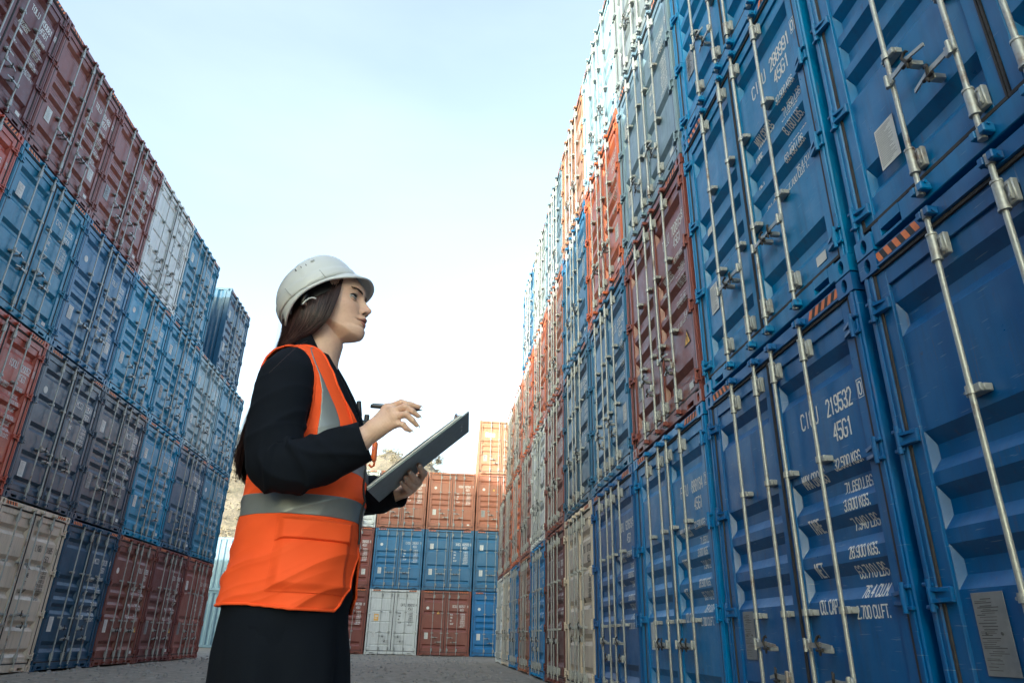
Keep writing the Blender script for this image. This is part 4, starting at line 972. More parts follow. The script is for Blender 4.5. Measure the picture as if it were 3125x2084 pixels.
# --- clothes: torso sections shared by jacket and vest
TB = [(.80,-.360,-.638,.174),(.84,-.357,-.640,.172),(.90,-.355,-.637,.169),(.97,-.357,-.635,.162),(1.03,-.358,-.634,.158),(1.08,-.356,-.634,.155),(1.14,-.356,-.634,.155),(1.20,-.362,-.638,.158),(1.25,-.372,-.640,.163),(1.30,-.388,-.640,.170),(1.345,-.408,-.636,.176),(1.38,-.426,-.630,.178),(1.405,-.442,-.622,.170),(1.425,-.456,-.614,.150),(1.44,-.468,-.602,.122),(1.452,-.479,-.590,.092),(1.460,-.487,-.580,.068)]
def torso(Z, A, off, fold=1.):
    ca, sa = np.cos(A), np.sin(A); xf = interp(Z, TB, 1); xb = interp(Z, TB, 2); wd = interp(Z, TB, 3); xc = (xf + xb) / 2; ax = (xf - xb) / 2 + off; w_ = wd + off
    n = 2.35; r = 1 / ((np.abs(ca) / ax) ** n + (np.abs(sa) / w_) ** n) ** (1 / n)
    P = np.stack([xc + r * ca, YC - r * sa, Z + off * np.clip((Z - 1.40) / .06, 0, 1)], -1).reshape(-1, 3)
    if fold:
        nr = np.stack([ca, -sa, 0 * ca], -1).reshape(-1, 3); z = P[:, 2]; x = P[:, 0]; low = np.clip((1.36 - z) / .2, 0, 1)
        q = vnoise(P * [1, 1, 1], 5, 2, 9) * .6
        rid = lambda ph: (1 - np.abs(np.sin(ph))) ** 1.6 - .33
        d = .0062 * rid((x * .95 - z * .75) * 25 + q * 4.2) * np.clip((1.03 - z) / .10, .25, 1) * low + .0040 * rid((x * .8 - z * 1.0) * 47 + q * 5.5 + 2) * np.clip(.4 + vnoise(P, 77, 1, 8), 0, 1) * low
        d += .0075 * rid((x * -.5 + z * 1.0) * 30 + q * 3 + 1) * np.clip(1 - np.abs(z - 1.12) / .16, 0, 1)
        d += .0060 * vnoise(P, 12, 3, 15) * low + .0028 * vnoise(P, 21, 2, 42) * low - .003 * low
        flare = .010 * np.sin(A.ravel() * 5 + 1.2) * np.clip((.98 - z) / .15, 0, 1)
        P = P + nr * ((d + flare * .5) * fold)[:, None]
    return P
def armhole(P):
    """True inside the arm opening of the vest (either side)"""
    ay = np.abs(P[:, 1] - YC); z = P[:, 2]; xe = np.interp(z, [1.15, 1.175, 1.195, 1.23, 1.255, 1.292, 1.339, 1.378, 1.407, 1.431, 1.442, 1.452], [-.56, -.51, -.483, -.469, -.465, -.462, -.464, -.474, -.493, -.524, -.552, -.60])
    xb = np.interp(z, [1.15, 1.20, 1.30, 1.40, 1.445], [-.56, -.60, -.615, -.60, -.57])
    return (z > 1.15) & (z < 1.452) & (P[:, 0] < xe) & (P[:, 0] > xb) & (ay > .08)
def vest_keep(P):
    ay = np.abs(P[:, 1] - YC); z = P[:, 2]; frontal = P[:, 0] > -.53
    vy = np.interp(z, [1.215, 1.25, 1.28, 1.31, 1.346, 1.40, 1.43, 1.47], [-.01, .040, .074, .098, .116, .118, .108, .088]); k_ = ~(frontal & (ay < vy))
    gp = np.interp(z, [.80, .83, .85, .90, .96, 1.0], [.10, .072, .055, .032, .010, -.01]); k_ &= ~((P[:, 0] > -.45) & (np.abs(P[:, 1] - YC + .015) < gp))
    hem = np.interp(P[:, 0], [-.66, -.55, -.43, -.37, -.35], [.841, .844, .835, .836, .870]); k_ &= z > hem
    return k_ & ~armhole(P) & ~((z > 1.452) & (ay < .055))
def stripe(P):
    z = P[:, 2]; x = P[:, 0]; ay = np.abs(P[:, 1] - YC)
    h = ((z > 1.030) & (z < 1.075)) | ((z > 1.138) & (z < 1.185))
    vf = (x > -.53) & (z > 1.16) & (x > np.interp(z, [1.16, 1.236, 1.268, 1.319, 1.361, 1.44], [-.445, -.445, -.444, -.447, -.459, -.50])) & (x < np.interp(z, [1.16, 1.253, 1.287, 1.332, 1.361, 1.44], [-.385, -.404, -.418, -.441, -.456, -.497])) & (ay > .06)
    vb = (x < -.56) & (z > 1.15) & (z < 1.44) & (ay > .045) & (ay < .095)
    return h | vf | vb
FLIP = True
nz, na = 330, 440
Zg, Ag = np.meshgrid(np.linspace(.832, 1.459, nz), np.linspace(0, 2 * np.pi, na, endpoint=False), indexing='ij')
VO = torso(Zg, Ag, .006); GF = grid_faces(nz, na, True, FLIP); FA = np.array(GF); cen = VO[FA].mean(1)
kp = vest_keep(cen); st = stripe(cen) & kp
def smooth_edge(V, F, it=14):
    ed = set()
    for f in F:
        for a, b in zip(f, f[1:] + f[:1]): ed.add((a, b))
    nb = {}
    for a, b in ed:
        if (b, a) not in ed: nb.setdefault(a, []).append(b); nb.setdefault(b, []).append(a)
    ids = [i for i in nb if len(nb[i]) == 2]; A_ = np.array(ids); N_ = np.array([nb[i] for i in ids]); V = V.copy()
    for _ in range(it): V[A_] = V[A_] * .4 + V[N_].mean(1) * .6
    return V
def shell_from(V, F, t):
    """close a sheet with a second layer t inside and rim faces"""
    me = bpy.data.meshes.new('x'); me.from_pydata([tuple(p) for p in V], [], F); nrm = np.empty(len(V) * 3); me.vertices.foreach_get('normal', nrm); bpy.data.meshes.remove(me)
    n = len(V); W_ = np.concatenate([V, V - nrm.reshape(-1, 3) * t]); ed = {}
    for f in F:
        for a, b in zip(f, f[1:] + f[:1]): ed[(a, b)] = 1
    G_ = list(F) + [tuple(i + n for i in reversed(f)) for f in F]
    for (a, b) in ed:
        if (b, a) not in ed: G_.append((b, a, a + n, b + n))
    return W_, G_
V1, F1, _ = submesh(VO, GF, kp); V1 = smooth_edge(V1, F1); V1, F1 = shell_from(V1, F1, .0022)
vest = wear('vest', V1, F1, ['orange_vest_fabric'])
VS = torso(Zg, Ag, .0068); V2, F2, _ = submesh(VS, GF, st); V2 = smooth_edge(V2, F2, 20); V2, F2 = shell_from(V2, F2, .0006); wear('reflective_stripe', V2, F2, ['reflective_tape'], vest)
# binding along the arm opening, neck and hem: tubes following the cut edge
def edge_tubes(V, F, keep, rad, name, mat, parent, zlim=None):
    cnt = {}
    for f, kq in zip(F, keep):
        if kq:
            for a, b in zip(f, f[1:] + f[:1]): cnt[(a, b)] = 1
    bd = {a: b for (a, b) in cnt if (b, a) not in cnt}; used = set(); m = MB()
    for s0 in list(bd):
        if s0 in used: continue
        ch = [s0]; used.add(s0); c = bd[s0]
        while c in bd and c not in used: ch.append(c); used.add(c); c = bd[c]
        if len(ch) < 30: continue
        P = V[ch]
        for _ in range(6): P = (np.roll(P, 1, 0) + P * 2 + np.roll(P, -1, 0)) / 4
        m.path([Vector(p) for p in P[::2]] + [Vector(P[0])], rad, 6, cap=False)
    wear_mb(name, m, [mat], parent, 80)
edge_tubes(VO, GF, kp, .0030, 'edge_binding', 'orange_vest_fabric', vest)
# front pocket with flap, and zip
def patch(zr, test, off, name, mat, parent, nzz=90, naa=160, a0=.15, a1=1.5, puff=.006):
    Zp, Ap = np.meshgrid(np.linspace(zr[0], zr[1], nzz), np.linspace(a0, a1, naa), indexing='ij')
    P = torso(Zp, Ap, .0065); u = (Zp - zr[0]) / (zr[1] - zr[0]); v = (Ap - a0) / (a1 - a0)
    b = np.minimum(np.minimum(u, 1 - u) * 6, np.minimum(v, 1 - v) * 8).clip(0, 1).ravel(); b = b * b * (3 - 2 * b)
    nr = np.stack([np.cos(Ap), -np.sin(Ap), 0 * Ap], -1).reshape(-1, 3); P = P + nr * (off * (.25 + .75 * b) + puff * b * (.6 + .7 * vnoise(P, 31, 2, 26)) * (1 - .35 * u.ravel()))[:, None]
    F = grid_faces(nzz, naa, False, FLIP); V_, F_ = shell_from(P, F, .002); return wear(name, V_, F_, [mat], parent)
patch((.868, .995), None, .007, 'pocket', 'orange_vest_fabric', vest, a0=.50, a1=1.60, puff=.006)
patch((.972, 1.024), None, .015, 'pocket_flap', 'orange_vest_fabric', vest, a0=.49, a1=1.61, puff=.003)
m = MB(); zz = np.linspace(.985, 1.215, 40); P = torso(zz[None, :], np.full((1, 40), .13), .0085); m.path([Vector(p) for p in P], .0030, 6); wear_mb('zip', m, ['black_plastic'], vest, 80)
P = torso(np.linspace(1.235, 1.31, 20)[None, :], np.linspace(.55, .72, 20)[None, :], .0085); m = MB(); m.path([Vector(p) for p in P], .0022, 6); wear_mb('chest_pocket_seam', m, ['orange_vest_fabric'], vest, 80)

# jacket trunk, open in a V over the chest, with long skirts below the vest
TJ = [(.30,-.348,-.625,.172),(.50,-.348,-.626,.172),(.69,-.349,-.628,.171),(.75,-.355,-.634,.171),(.80,-.364,-.634,.168),(.83,-.366,-.630,.165)]
zs = np.concatenate([np.linspace(.30, .83, 90), np.linspace(.84, 1.459, 150)]); aj = np.linspace(0, 2 * np.pi, 220, endpoint=False)
Zj, Aj = np.meshgrid(zs, aj, indexing='ij'); PJ = torso(np.maximum(Zj, .84), Aj, -.004, .8); 
ca, sa = np.cos(Aj), np.sin(Aj); xf = interp(Zj, TJ, 1); xb = interp(Zj, TJ, 2); wd = interp(Zj, TJ, 3); r = 1 / ((np.abs(ca) / ((xf-xb)/2)) ** 2.3 + (np.abs(sa) / wd) ** 2.3) ** (1/2.3)
r = r + .010 * np.sin(Aj * 7 + Zj * 3) * np.clip((.85 - Zj) / .2, 0, 1) + .003 * np.sin(Aj * 13 + 2 + Zj * 5) * np.clip((.85 - Zj) / .2, 0, 1)
PL = np.stack([(xf+xb)/2 + r * ca, YC - r * sa, Zj], -1).reshape(-1, 3); wgt = np.clip((Zj.ravel() - .80) / .06, 0, 1)[:, None]; PJ = PL * (1 - wgt) + PJ * wgt
FJ = grid_faces(len(zs), len(aj), True, FLIP); cj = PJ[np.array(FJ)].mean(1); ay = np.abs(cj[:, 1] - YC)
kj = ~((cj[:, 0] > -.53) & (ay < np.interp(cj[:, 2], [1.33, 1.38, 1.42, 1.46], [-.01, .026, .048, .06]))) & ~((cj[:, 2] > 1.452) & (ay < .06))
Vq, Fq, _ = submesh(PJ, FJ, kj); Vq = smooth_edge(Vq, Fq, 6); Vq, Fq = shell_from(Vq, Fq, .003); jacket = wear('jacket', Vq, Fq, ['black_wool'])
# collar and lapels
nu = 60; V = []; rows = 9
for i in range(rows):
    for j in range(nu):
        t = j / (nu - 1); a = R(66 + (360 - 132) * t); bk = (1 - math.cos(a)) / 2
        hh = .004 + .058 * min(1, max(0, bk - .28) / .22) ** .8; k_ = i / (rows - 1); z = 1.436 + .012 * bk + hh * math.sin(k_ * 2.1) ; rr_ = .060 + .006 * (1 - bk) + .006 * k_ ** 2 + .004 * math.sin(k_ * 3)
        V.append((-.522 + rr_ * math.cos(a) * 1.02, YC - rr_ * math.sin(a), z))
F = grid_faces(rows, nu, False); V_, F_ = shell_from(np.array(V), F, .004); wear('collar', V_, F_, ['black_wool'], jacket)
for s in (-1, 1):
    ln = [(-.478, .058, 1.452), (-.452, .062, 1.415), (-.425, .058, 1.37), (-.398, .045, 1.32), (-.375, .025, 1.26), (-.366, .01, 1.22)]
    wv = [.020, .036, .040, .034, .020, .006]; V = []
    for (x, y, z), w_ in zip(ln, wv):
        for j in range(6):
            q = j / 5 - .25; V.append((x + .006 * math.sin(j / 5 * 3.14) - w_ * max(0, q) * .45, YC + s * (y * .75 + w_ * q), z + .004 * q))
    F = grid_faces(6, 6, False); V_, F_ = shell_from(np.array(V), F, .003); wear('lapel', V_, F_, ['black_wool'], jacket)

# sleeves: tubes along the arm with pressed folds
def sleeve(pts, rads, name, seed, nseg=170, nc=110):
    pts = np.array(pts); rads = np.array(rads); s = np.r_[0, np.cumsum(np.linalg.norm(np.diff(pts, axis=0), axis=1))]; t = np.linspace(0, s[-1], nseg)
    c = np.stack([np.interp(t, s, pts[:, i]) for i in range(3)], -1)
    for _ in range(14): c[1:-1] = (c[:-2] + c[1:-1] * 2 + c[2:]) / 4
    rr_ = np.interp(t, s, rads[:, 0]); rq = np.interp(t, s, rads[:, 1])
    for _ in range(10): rr_[1:-1] = (rr_[:-2] + rr_[1:-1] * 2 + rr_[2:]) / 4
    V = []; tg = np.gradient(c, axis=0); tg /= np.linalg.norm(tg, axis=1)[:, None]; side = np.array([0, 1., 0]); el = s[np.argmin(np.abs(pts[:, 2] - pts[:, 2].min()))]
    th = np.linspace(0, 2 * np.pi, nc, endpoint=False)
    for i in range(nseg):
        b = side - tg[i] * (side @ tg[i]); b /= np.linalg.norm(b); a = np.cross(tg[i], b); V.append(c[i] + np.outer(np.cos(th), a) * rr_[i] + np.outer(np.sin(th), b) * rq[i])
    V = np.array(V).reshape(-1, 3); ce = np.repeat(c, nc, 0); nr = V - ce; nr /= np.linalg.norm(nr, axis=1)[:, None] + 1e-9
    tt = np.repeat(t, nc); TH = np.tile(th, nseg); q = vnoise(V, seed, 2, 14); inner = np.clip(.5 + .5 * np.cos(TH - R(0)), 0, 1)
    d = .0085 * ((1 - np.abs(np.sin(tt * 55 + q * 2.5 + np.sin(TH) * 1.3))) ** 2 - .3) * np.exp(-((tt - el) / .085) ** 2) + .004 * np.clip((tt - .06) / .1, 0, 1) * vnoise(V, seed + 3, 3, 20) + .0050 * np.clip((tt - .10) / .12, 0, 1) * ((1 - np.abs(np.sin(tt * 26 + TH * 1.2 + q * 3))) ** 2 - .3)
    d *= np.clip((s[-1] - tt) / .02, .2, 1)
    V = V + nr * d[:, None]; F = grid_faces(nseg, nc); V_, F_ = shell_from(V, F, -.003 if False else .003); wear(name, V_, F_, ['black_wool'], jacket)
sleeve([(-.520, 1.600, 1.405), (-.528, 1.560, 1.385), (-.530, 1.530, 1.345), (-.528, 1.510, 1.28), (-.524, 1.495, 1.20), (-.508, 1.480, 1.132), (-.470, 1.472, 1.118), (-.40, 1.472, 1.140), (-.345, 1.475, 1.168), (-.318, 1.476, 1.180)],
       [(.030, .030), (.052, .045), (.062, .052), (.062, .053), (.058, .050), (.063, .050), (.059, .048), (.051, .045), (.045, .041), (.043, .039)], 'sleeve', 41)
lw = board_pt(.030, .262, .045)
sleeve([(-.520, 1.800, 1.405), (-.528, 1.840, 1.385), (-.533, 1.870, 1.345), (-.534, 1.89, 1.28), (-.530, 1.90, 1.20), (-.505, 1.90, 1.150), (-.45, 1.880, 1.130), (-.38, 1.845, 1.130), (-.282, 1.806, 1.137)],
       [(.030, .030), (.052, .045), (.064, .052), (.066, .054), (.060, .052), (.062, .052), (.058, .048), (.050, .044), (.039, .037)], 'sleeve', 57)
# trousers and shoes below the long jacket
tr = MB()
for s in (-1, 1):
    tr.path([Vector((-.50, YC + s * .085, .80)), Vector((-.50, YC + s * .09, .48)), Vector((-.525, YC + s * .10, .10))], [.088, .075, .070], 24)
wear_mb('trousers', tr, ['black_wool'], person, 80)
for s in (-1, 1):
    m = MB(); y = YC + s * .11; m.path([Vector((-.57, y, .045)), Vector((-.55, y, .05)), Vector((-.48, y, .045)), Vector((-.40, y, .036)), Vector((-.355, y, .03)), Vector((-.345, y, .026))], [.020, .042, .042, .040, .028, .012], 16)
    m.box(-.585, -.35, y - .036, y + .036, .0, .016, b=.006); wear_mb('shoe', m, ['black_plastic'], person, 60)

# --- hair
def hair():
    rs = random.Random(12); V = []; F = []; T_ = []
    front = [(-.463, 1.645, 1.691), (-.459, 1.637, 1.668), (-.463, 1.628, 1.627), (-.469, 1.620, 1.574), (-.476, 1.620, 1.545), (-.490, 1.622, 1.522), (-.520, 1.630, 1.502), (-.563, 1.648, 1.486), (-.603, 1.662, 1.465)]
    rear = [(-.610, 1.680, 1.68), (-.612, 1.672, 1.64), (-.612, 1.660, 1.60), (-.604, 1.655, 1.56), (-.600, 1.655, 1.535), (-.602, 1.660, 1.515), (-.607, 1.664, 1.502), (-.612, 1.668, 1.488), (-.622, 1.672, 1.465)]
    fr, re = np.array(front), np.array(rear)
    tail = lambda k_, w_: [(-.616 - .004 * k_, YC - .0 - .035 * w_, 1.43), (-.630 - .004 * k_, YC - .0 - .045 * w_, 1.37), (-.640 - .004 * k_, YC - .01 - .05 * w_, 1.30), (-.651 - .005 * k_, YC - .02 - .05 * w_, 1.23), (-.654 - .010 * k_, YC - .02 - .048 * w_, 1.15 + .03 * k_)]
    def ribbon(pts, w0, w1, tint, seg=26):
        P = np.array(pts); s = np.r_[0, np.cumsum(np.linalg.norm(np.diff(P, axis=0), axis=1))]; t = np.linspace(0, s[-1], seg); c = np.stack([np.interp(t, s, P[:, i]) for i in range(3)], -1)
        for _ in range(3): c[1:-1] = (c[:-2] + c[1:-1] * 2 + c[2:]) / 4
        tg = np.gradient(c, axis=0); tg /= np.linalg.norm(tg, axis=1)[:, None] + 1e-9; n0 = len(V)
        for i in range(seg):
            out = c[i] - np.array([-.52, YC, c[i][2]]); out /= np.linalg.norm(out) + 1e-9; sd = np.cross(tg[i], out); sd /= np.linalg.norm(sd) + 1e-9; w_ = w0 + (w1 - w0) * (i / (seg - 1)) ** 2
            V.append(c[i] - sd * w_); V.append(c[i] + out * w_ * .7); V.append(c[i] + sd * w_); T_.extend([(tint, 0, 0)] * 3)
        for i in range(seg - 1):
            for a in (0, 1): F.append((n0 + i*3+a, n0 + i*3+a+1, n0 + (i+1)*3+a+1, n0 + (i+1)*3+a))
    for side in (-1, 1):
        for q in range(1300):
            u = rs.random() ** .9; lay = rs.random(); P = fr * (1 - u) + re * u
            bul = math.sin(math.pi * u); inn = (lay - .6) * .006
            P[:, 1] -= bul * np.array([.002, .010, .016, .018, .016, .012, .006, .002, 0]) + inn
            P = P + np.array([[rs.gauss(0, .0016) for _ in range(3)] for _ in range(len(P))]) * 1.5
            wv = rs.uniform(-1, 1); P[5:, 0] += wv * .004
            if side > 0: P[:, 1] = 2 * YC - P[:, 1]
            k_ = rs.uniform(-1, 1); w_ = rs.uniform(-.9, 1.1); tl = np.array(tail(k_, w_ if side < 0 else -w_)) + np.array([rs.gauss(0, .002), rs.gauss(0, .003), 0])
            cut = rs.randint(3, 5) if rs.random() < .35 else 5; pts = list(map(tuple, P)) + [tuple(x) for x in tl[:cut]]
            # the cheek side lock stays clear of the face
            ribbon(pts, .0008 + .0005 * rs.random(), .0004, rs.random() ** 1.5)
    for q in range(90):                                              # loose locks over the cheek edge and nape
        u = (rs.random() ** 3) * .25 if q < 50 else .8 + .2 * rs.random(); P = (fr * (1 - u) + re * u).copy(); w8 = np.array([0, .4, .8, 1, 1, 1, .8, .6, .3])
        P[:, 0] += w8 * (abs(rs.gauss(0, .0035)) if q < 50 else -abs(rs.gauss(0, .006))); P[:, 1] -= w8 * (.014 + rs.gauss(0, .003)); P[:, 2] += w8 * rs.gauss(0, .004); ribbon([tuple(p) for p in P], .0004, .0002, rs.random())
    for q in range(60):                                              # fly-away strands
        z0 = rs.uniform(1.15, 1.45); x = np.interp(z0, [1.15, 1.30, 1.45], [-.660, -.645, -.618]); P = [(x + .01, YC + rs.uniform(-.04, .04), z0 + .10), (x - rs.uniform(0, .010), YC + rs.uniform(-.05, .05), z0), (x - rs.uniform(-.004, .016), YC + rs.uniform(-.05, .05), z0 - rs.uniform(.04, .10))]
        ribbon(P, .0004, .0002, .5, 10)
    P = [(-.505, 1.560, 1.452), (-.500, 1.490, 1.412), (-.520, 1.462, 1.365), (-.545, 1.452, 1.325)]; ribbon(P, .0003, .0002, 1, 14)
    return np.array(V), F, np.array(T_, float)
V_, F_, T_ = hair(); hr = wear('hair', V_, F_, ['dark_brown_hair'], tint=T_)
# solid mass under the strands
cv = []; nr_, nc_ = 22, 60
for i in range(nr_):
    z = 1.70 - i * (1.70 - 1.47) / (nr_ - 1)
    for j in range(nc_):
        a = R(np.interp(z, [1.47, 1.50, 1.54, 1.60, 1.68, 1.74], [128, 108, 80, 66, 50, 50])); a = a + (2 * math.pi - 2 * a) * j / (nc_ - 1); rb = np.interp(z, [1.47, 1.52, 1.60, 1.66, 1.74], [.092, .092, .098, .092, .06]); ry = np.interp(z, [1.47, 1.52, 1.58, 1.66, 1.74], [.062, .070, .076, .075, .06])
        cv.append((-.512 + rb * math.cos(a) * (.62 if math.cos(a) > 0 else 1), YC - ry * math.sin(a), z))
V_, F_ = shell_from(np.array(cv), grid_faces(nr_, nc_, False), .003); wear('hair_under_layer', V_, F_, ['dark_brown_hair'], hr, tint=np.tile([.1, 0, 0], (len(V_), 1)))

# --- hard hat
TAU = R(34); HC = np.array([-.530, YC, 1.622]); Hf = np.array([math.cos(TAU), 0, math.sin(TAU)]); Hu = np.array([-math.sin(TAU), 0, math.cos(TAU)]); Hs = np.array([0, -1., 0])
hp = lambda f, s, u: HC + Hf * f + Hs * s + Hu * u
def hat():
    V = []; nr_, nc_ = 46, 140
    for i in range(nr_):
        k_ = i / (nr_ - 1); el = k_ * math.pi / 2
        for j in range(nc_):
            a = 2 * math.pi * j / nc_; c, s_ = math.cos(a), math.sin(a); n = 2.75; ce, se = math.cos(el), math.sin(el)
            A_ = .119 if c > 0 else .110; B_ = .106; H_ = .110; cc = abs(c) ** (2 / 2.15) * math.copysign(1, c); ss = abs(s_) ** (2 / 2.15) * math.copysign(1, s_)
            rr_ = ce ** (2 / n); f = A_ * cc * rr_; sd = B_ * ss * rr_; u = H_ * se ** (2 / (2.9 if c > 0 else 2.5))
            u *= 1 + 1.6 * f                           # brow lower than the crown
            ridge = math.exp(-(sd / .018) ** 2) * math.sin(el) ** 2 * .004 * (1 if abs(f) < .09 else .4); u += ridge
            step = .0035 * (1 - 1 / (1 + math.exp(-(u - .030) / .0012)))  # band round the lower shell
            o = 1 + step / .11; f *= o; sd *= o
            V.append(hp(f, sd, u))
    return np.array(V), grid_faces(nr_, nc_)
V_, F_ = hat(); V_, F_ = shell_from(V_, F_, -.0028 if False else .0028); hatob = wear('hard_hat', V_, F_, ['white_plastic'])
# rolled rim and peak
m = MB(); nb = 96; ring = []
V = []; rows = 10
for i in range(rows):
    q = i / (rows - 1)
    for j in range(nb):
        a = 2 * math.pi * j / nb; c, s_ = math.cos(a), math.sin(a); cc = abs(c) ** (2 / 2.15) * math.copysign(1, c); ss = abs(s_) ** (2 / 2.15) * math.copysign(1, s_)
        pk = max(0., (c - .32) / .68); pk = pk * pk * (3 - 2 * pk); bk = max(0., -c) ** 2
        ext = .004 + .023 * pk ; drop = .014 * (1 - pk) + .031 * pk ** 1.0 + .036 * bk
        f = ((.1215 if c > 0 else .1125) * cc) + ext * q * c ; sd = .1085 * ss + (.004 + .006 * pk) * q * s_; V.append(hp(f, sd, .006 - drop * q ** (1.1 + .5 * pk) + .003 * pk * math.sin(q * 3.1)))
V = np.array(V); V_, F_ = shell_from(V, grid_faces(rows, nb), .0030); wear('peak', V_, F_, ['white_plastic'], hatob)
P = V[-nb:]; m.path([Vector(p) for p in P] + [Vector(P[0])], .0030, 8, cap=False); wear_mb('rim', m, ['white_plastic'], hatob, 80)
# vents, logo boss, side slots, harness
m = MB()
def on_shell(f, el_u):
    a = .108 * max(0.01, 1 - (abs(f) / .121) ** 2.75 ) ** (1 / 2.75); return a * max(.05, 1 - (el_u / .112) ** 2.75) ** (1 / 2.75)
for q, f in enumerate((-.012, .004, .018)):
    u = .070 - .001 * q; s_ = on_shell(f, u) + .0005; p = Vector(hp(f, s_, u)); d = Vector(Hu - Hs * .55).normalized(); m.path([p - d * .0045, p + d * .0045], .0016, 8)
wear_mb('vent_slot', m, ['black_plastic'], hatob, 60)
m = MB(); p = Vector(hp(.038, on_shell(.038, .072) - .001, .072)); nrm = Vector(Hs + Hu * .8).normalized(); m.tube(p, p + nrm * .0050, .0055, n=18); wear_mb('boss', m, ['white_plastic'], hatob, 40)
m = MB()
for f in (-.055, .045):
    s_ = on_shell(f, .02) + .003; a_, b_ = Vector(hp(f, s_, .002)), Vector(hp(f - .004, s_ - .003, .030)); m.path([a_, b_], .0014, 6)
wear_mb('accessory_slot', m, ['grey_plastic'], hatob, 60)
m = MB(); pts = []
for j in range(40):
    a = 2 * math.pi * j / 39; pts.append((.098 * math.cos(a), .083 * math.sin(a)))
for (f, s_), (f2, s2) in zip(pts, pts[1:]):
    m.add([tuple(hp(f, s_, -.022)), tuple(hp(f2, s2, -.022)), tuple(hp(f2, s2, .010)), tuple(hp(f, s_, .010))], [(0, 1, 2, 3)])
wear_mb('headband', m, ['black_plastic'], hatob, 60)
m = MB(); m.path([Vector(hp(-.100 + .0, .050, -.02)), Vector(hp(-.118, .045, -.050)), Vector(hp(-.112, .0, -.066)), Vector(hp(-.118, -.045, -.050)), Vector(hp(-.100, -.05, -.02))], .008, 8); wear_mb('nape_strap', m, ['black_plastic'], hatob, 60)
m = MB(); m.path([Vector((-.547, 1.606, 1.574)), Vector((-.541, 1.604, 1.582)), Vector((-.532, 1.603, 1.590)), Vector((-.524, 1.604, 1.593)), Vector((-.514, 1.606, 1.592))], .0022, 8); wear_mb('strap_clip', m, ['white_plastic'], hatob, 60)
m = MB(); m.path([Vector(hp(-.02, .083, .0)), Vector((-.545, 1.610, 1.600)), Vector((-.552, 1.614, 1.575))], [.010, .010, .004], 8); m.path([Vector(hp(-.075, .075, .0)), Vector((-.582, 1.618, 1.573)), Vector((-.580, 1.622, 1.552))], [.008, .007, .003], 8); wear_mb('harness', m, ['black_plastic'], hatob, 60)

# ---------------------------------------------------------------- things she carries
board = bpy.data.objects.new('clipboard', None); COL.objects.link(board); board.location = board_pt(0, 0, 0); tag(board, 'dark clipboard with white papers held up in the left hand', 'clipboard')
BO = np.array(board.location)
def bbox_(m, u0, u1, v0, v1, o0, o1):
    c = [board_pt(u, v, o) - BO for o in (o0, o1) for u, v in ((u0, v0), (u1, v0), (u1, v1), (u0, v1))]; m.add([tuple(p) for p in c], [(0,1,2,3), (7,6,5,4), (0,4,5,1), (1,5,6,2), (2,6,7,3), (3,7,4,0)])
m = MB(); bbox_(m, 0, .2915, 0, .221, 0, -.003); link('board', m.mesh('board', ['navy_board']), board)
m = MB(); bbox_(m, .004, .272, -.0022, .215, -.0032, -.0066); link('paper', m.mesh('paper', ['paper_white']), board)
m = MB()
for q in range(3): # slightly lifted top sheets
    pts = []; n0 = len(m.v)
    for i in range(12):
        u = .002 + .268 * i / 11; lift = .0055 + .0006 * q + .0015 * math.sin(i / 11 * 3.1) * (q + 1) * .4
        for j in range(2): m.v.append(tuple(board_pt(u, -.0015 + .212 * j, -lift - .0014 if j == 0 else -.0075) - BO))
    for i in range(11): m.f.append((n0 + i*2, n0 + i*2+1, n0 + i*2+3, n0 + i*2+2)); m.mi.append(0)
link('loose_sheet', m.mesh('loose_sheet', ['paper_white']), board)
m = MB(); bbox_(m, .262, .288, .06, .16, -.006, -.012); a_ = Vector(board_pt(.272, .06, -.012) - BO); b_ = Vector(board_pt(.272, .16, -.012) - BO); n_ = Vector(board_pt(0, 0, -1) - board_pt(0, 0, 0)); m.path([a_, a_ + n_ * .014, (a_ + b_) / 2 + n_ * .020, b_ + n_ * .014, b_], .003, 8); link('clip', m.mesh('clip', ['chrome'], 60), board)
m = MB()
for v in (.085, .135): p = Vector(board_pt(.268, v, 0) - BO); q = Vector(board_pt(.268, v, .0016) - BO); m.tube(p, q, .004, n=12)
link('rivet', m.mesh('rivet', ['chrome'], 60), board)
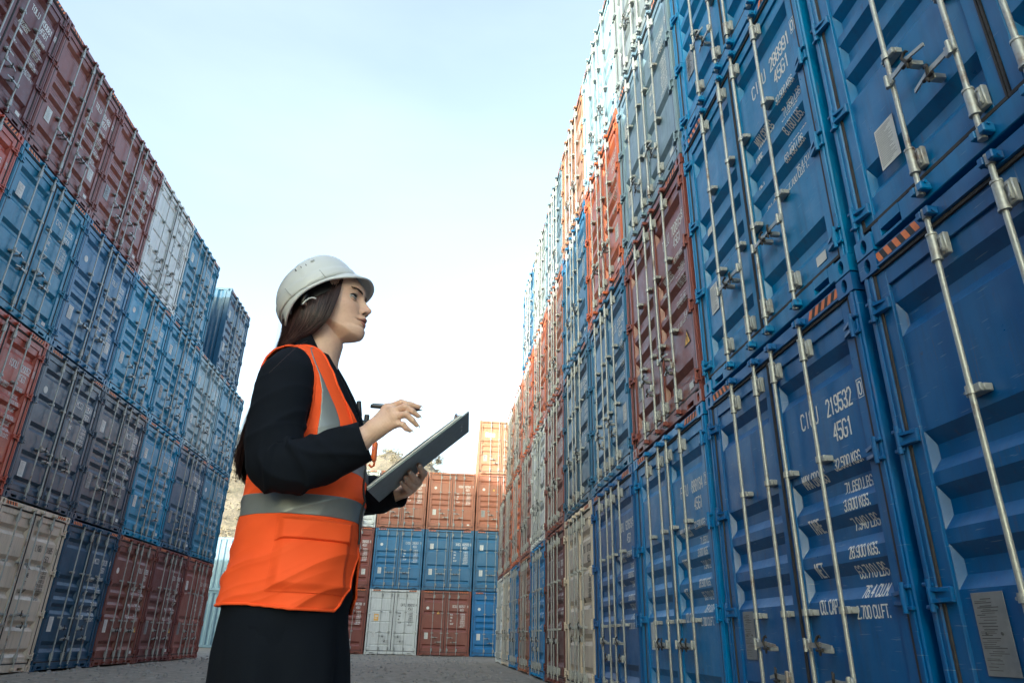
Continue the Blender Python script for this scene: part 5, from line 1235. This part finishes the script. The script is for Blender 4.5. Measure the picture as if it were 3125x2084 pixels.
pen = bpy.data.objects.new('pen', None); COL.objects.link(pen); pa, pb = Vector((-.3165, 1.4900, 1.2655)), Vector((-.1985, 1.4920, 1.2590)); pen.location = pa; tag(pen, 'black pen held between the fingers of the right hand', 'pen')
d = pb - pa; m = MB(); m.path([Vector(), d * .02, d * .5, d * .86], [.0042, .0046, .0046, .0042], 14); link('barrel', m.mesh('barrel', ['black_plastic'], 50), pen)
m = MB(); m.path([d * .86, d * .95, d * 1.0], [.0038, .0018, .0005], 12); link('tip', m.mesh('tip', ['black_plastic'], 50), pen)
m = MB(); o_ = Vector((0, 0, .0062)); m.path([Vector((0, 0, .003)) + d * .01, o_ + d * .05, o_ + d * .28], .0011, 6); link('pocket_clip', m.mesh('pocket_clip', ['black_plastic'], 50), pen)
rd = bpy.data.objects.new('walkie_talkie', None); COL.objects.link(rd); rd.location = (-.388, 1.755, 1.26); tag(rd, 'black walkie talkie with stub antenna clipped on the far side of the vest', 'radio')
m = MB(); m.box(-.018, .018, -.028, .028, -.055, .045, b=.006); link('body', m.mesh('body', ['black_plastic'], 40), rd)
m = MB(); m.path([Vector((-.010, -.005, .03)), Vector((-.012, .0, .065)), Vector((-.0185, .004, .103))], [.0075, .0068, .0060], 12); link('antenna', m.mesh('antenna', ['black_plastic'], 50), rd)
m = MB(); m.tube((.0075, .003, .04), (.0072, .004, .066), .0068, n=14); link('knob', m.mesh('knob', ['black_plastic'], 40), rd)
bg_ = bpy.data.objects.new('badge_reel', None); COL.objects.link(bg_); bg_.location = (-.334, 1.665, 1.20); tag(bg_, 'orange plastic clip tag hanging in front of the vest below the cuff', 'tag')
m = MB(); pts = []
m.box(-.004, .0075, -.010, .010, -.020, .030, b=.0035); link('case', m.mesh('case', ['orange_plastic'], 60), bg_)
m = MB(); m.tube((.001, -.0115, .010), (.001, -.0095, .010), .0042, n=18); link('button', m.mesh('button', ['red_plastic'], 60), bg_)
m = MB(); m.path([Vector((.004, 0, -.018)), Vector((.004, 0, -.030)), Vector((-.002, 0, -.034)), Vector((-.008, 0, -.028))], .0028, 8); link('hook', m.mesh('hook', ['orange_plastic'], 60), bg_)
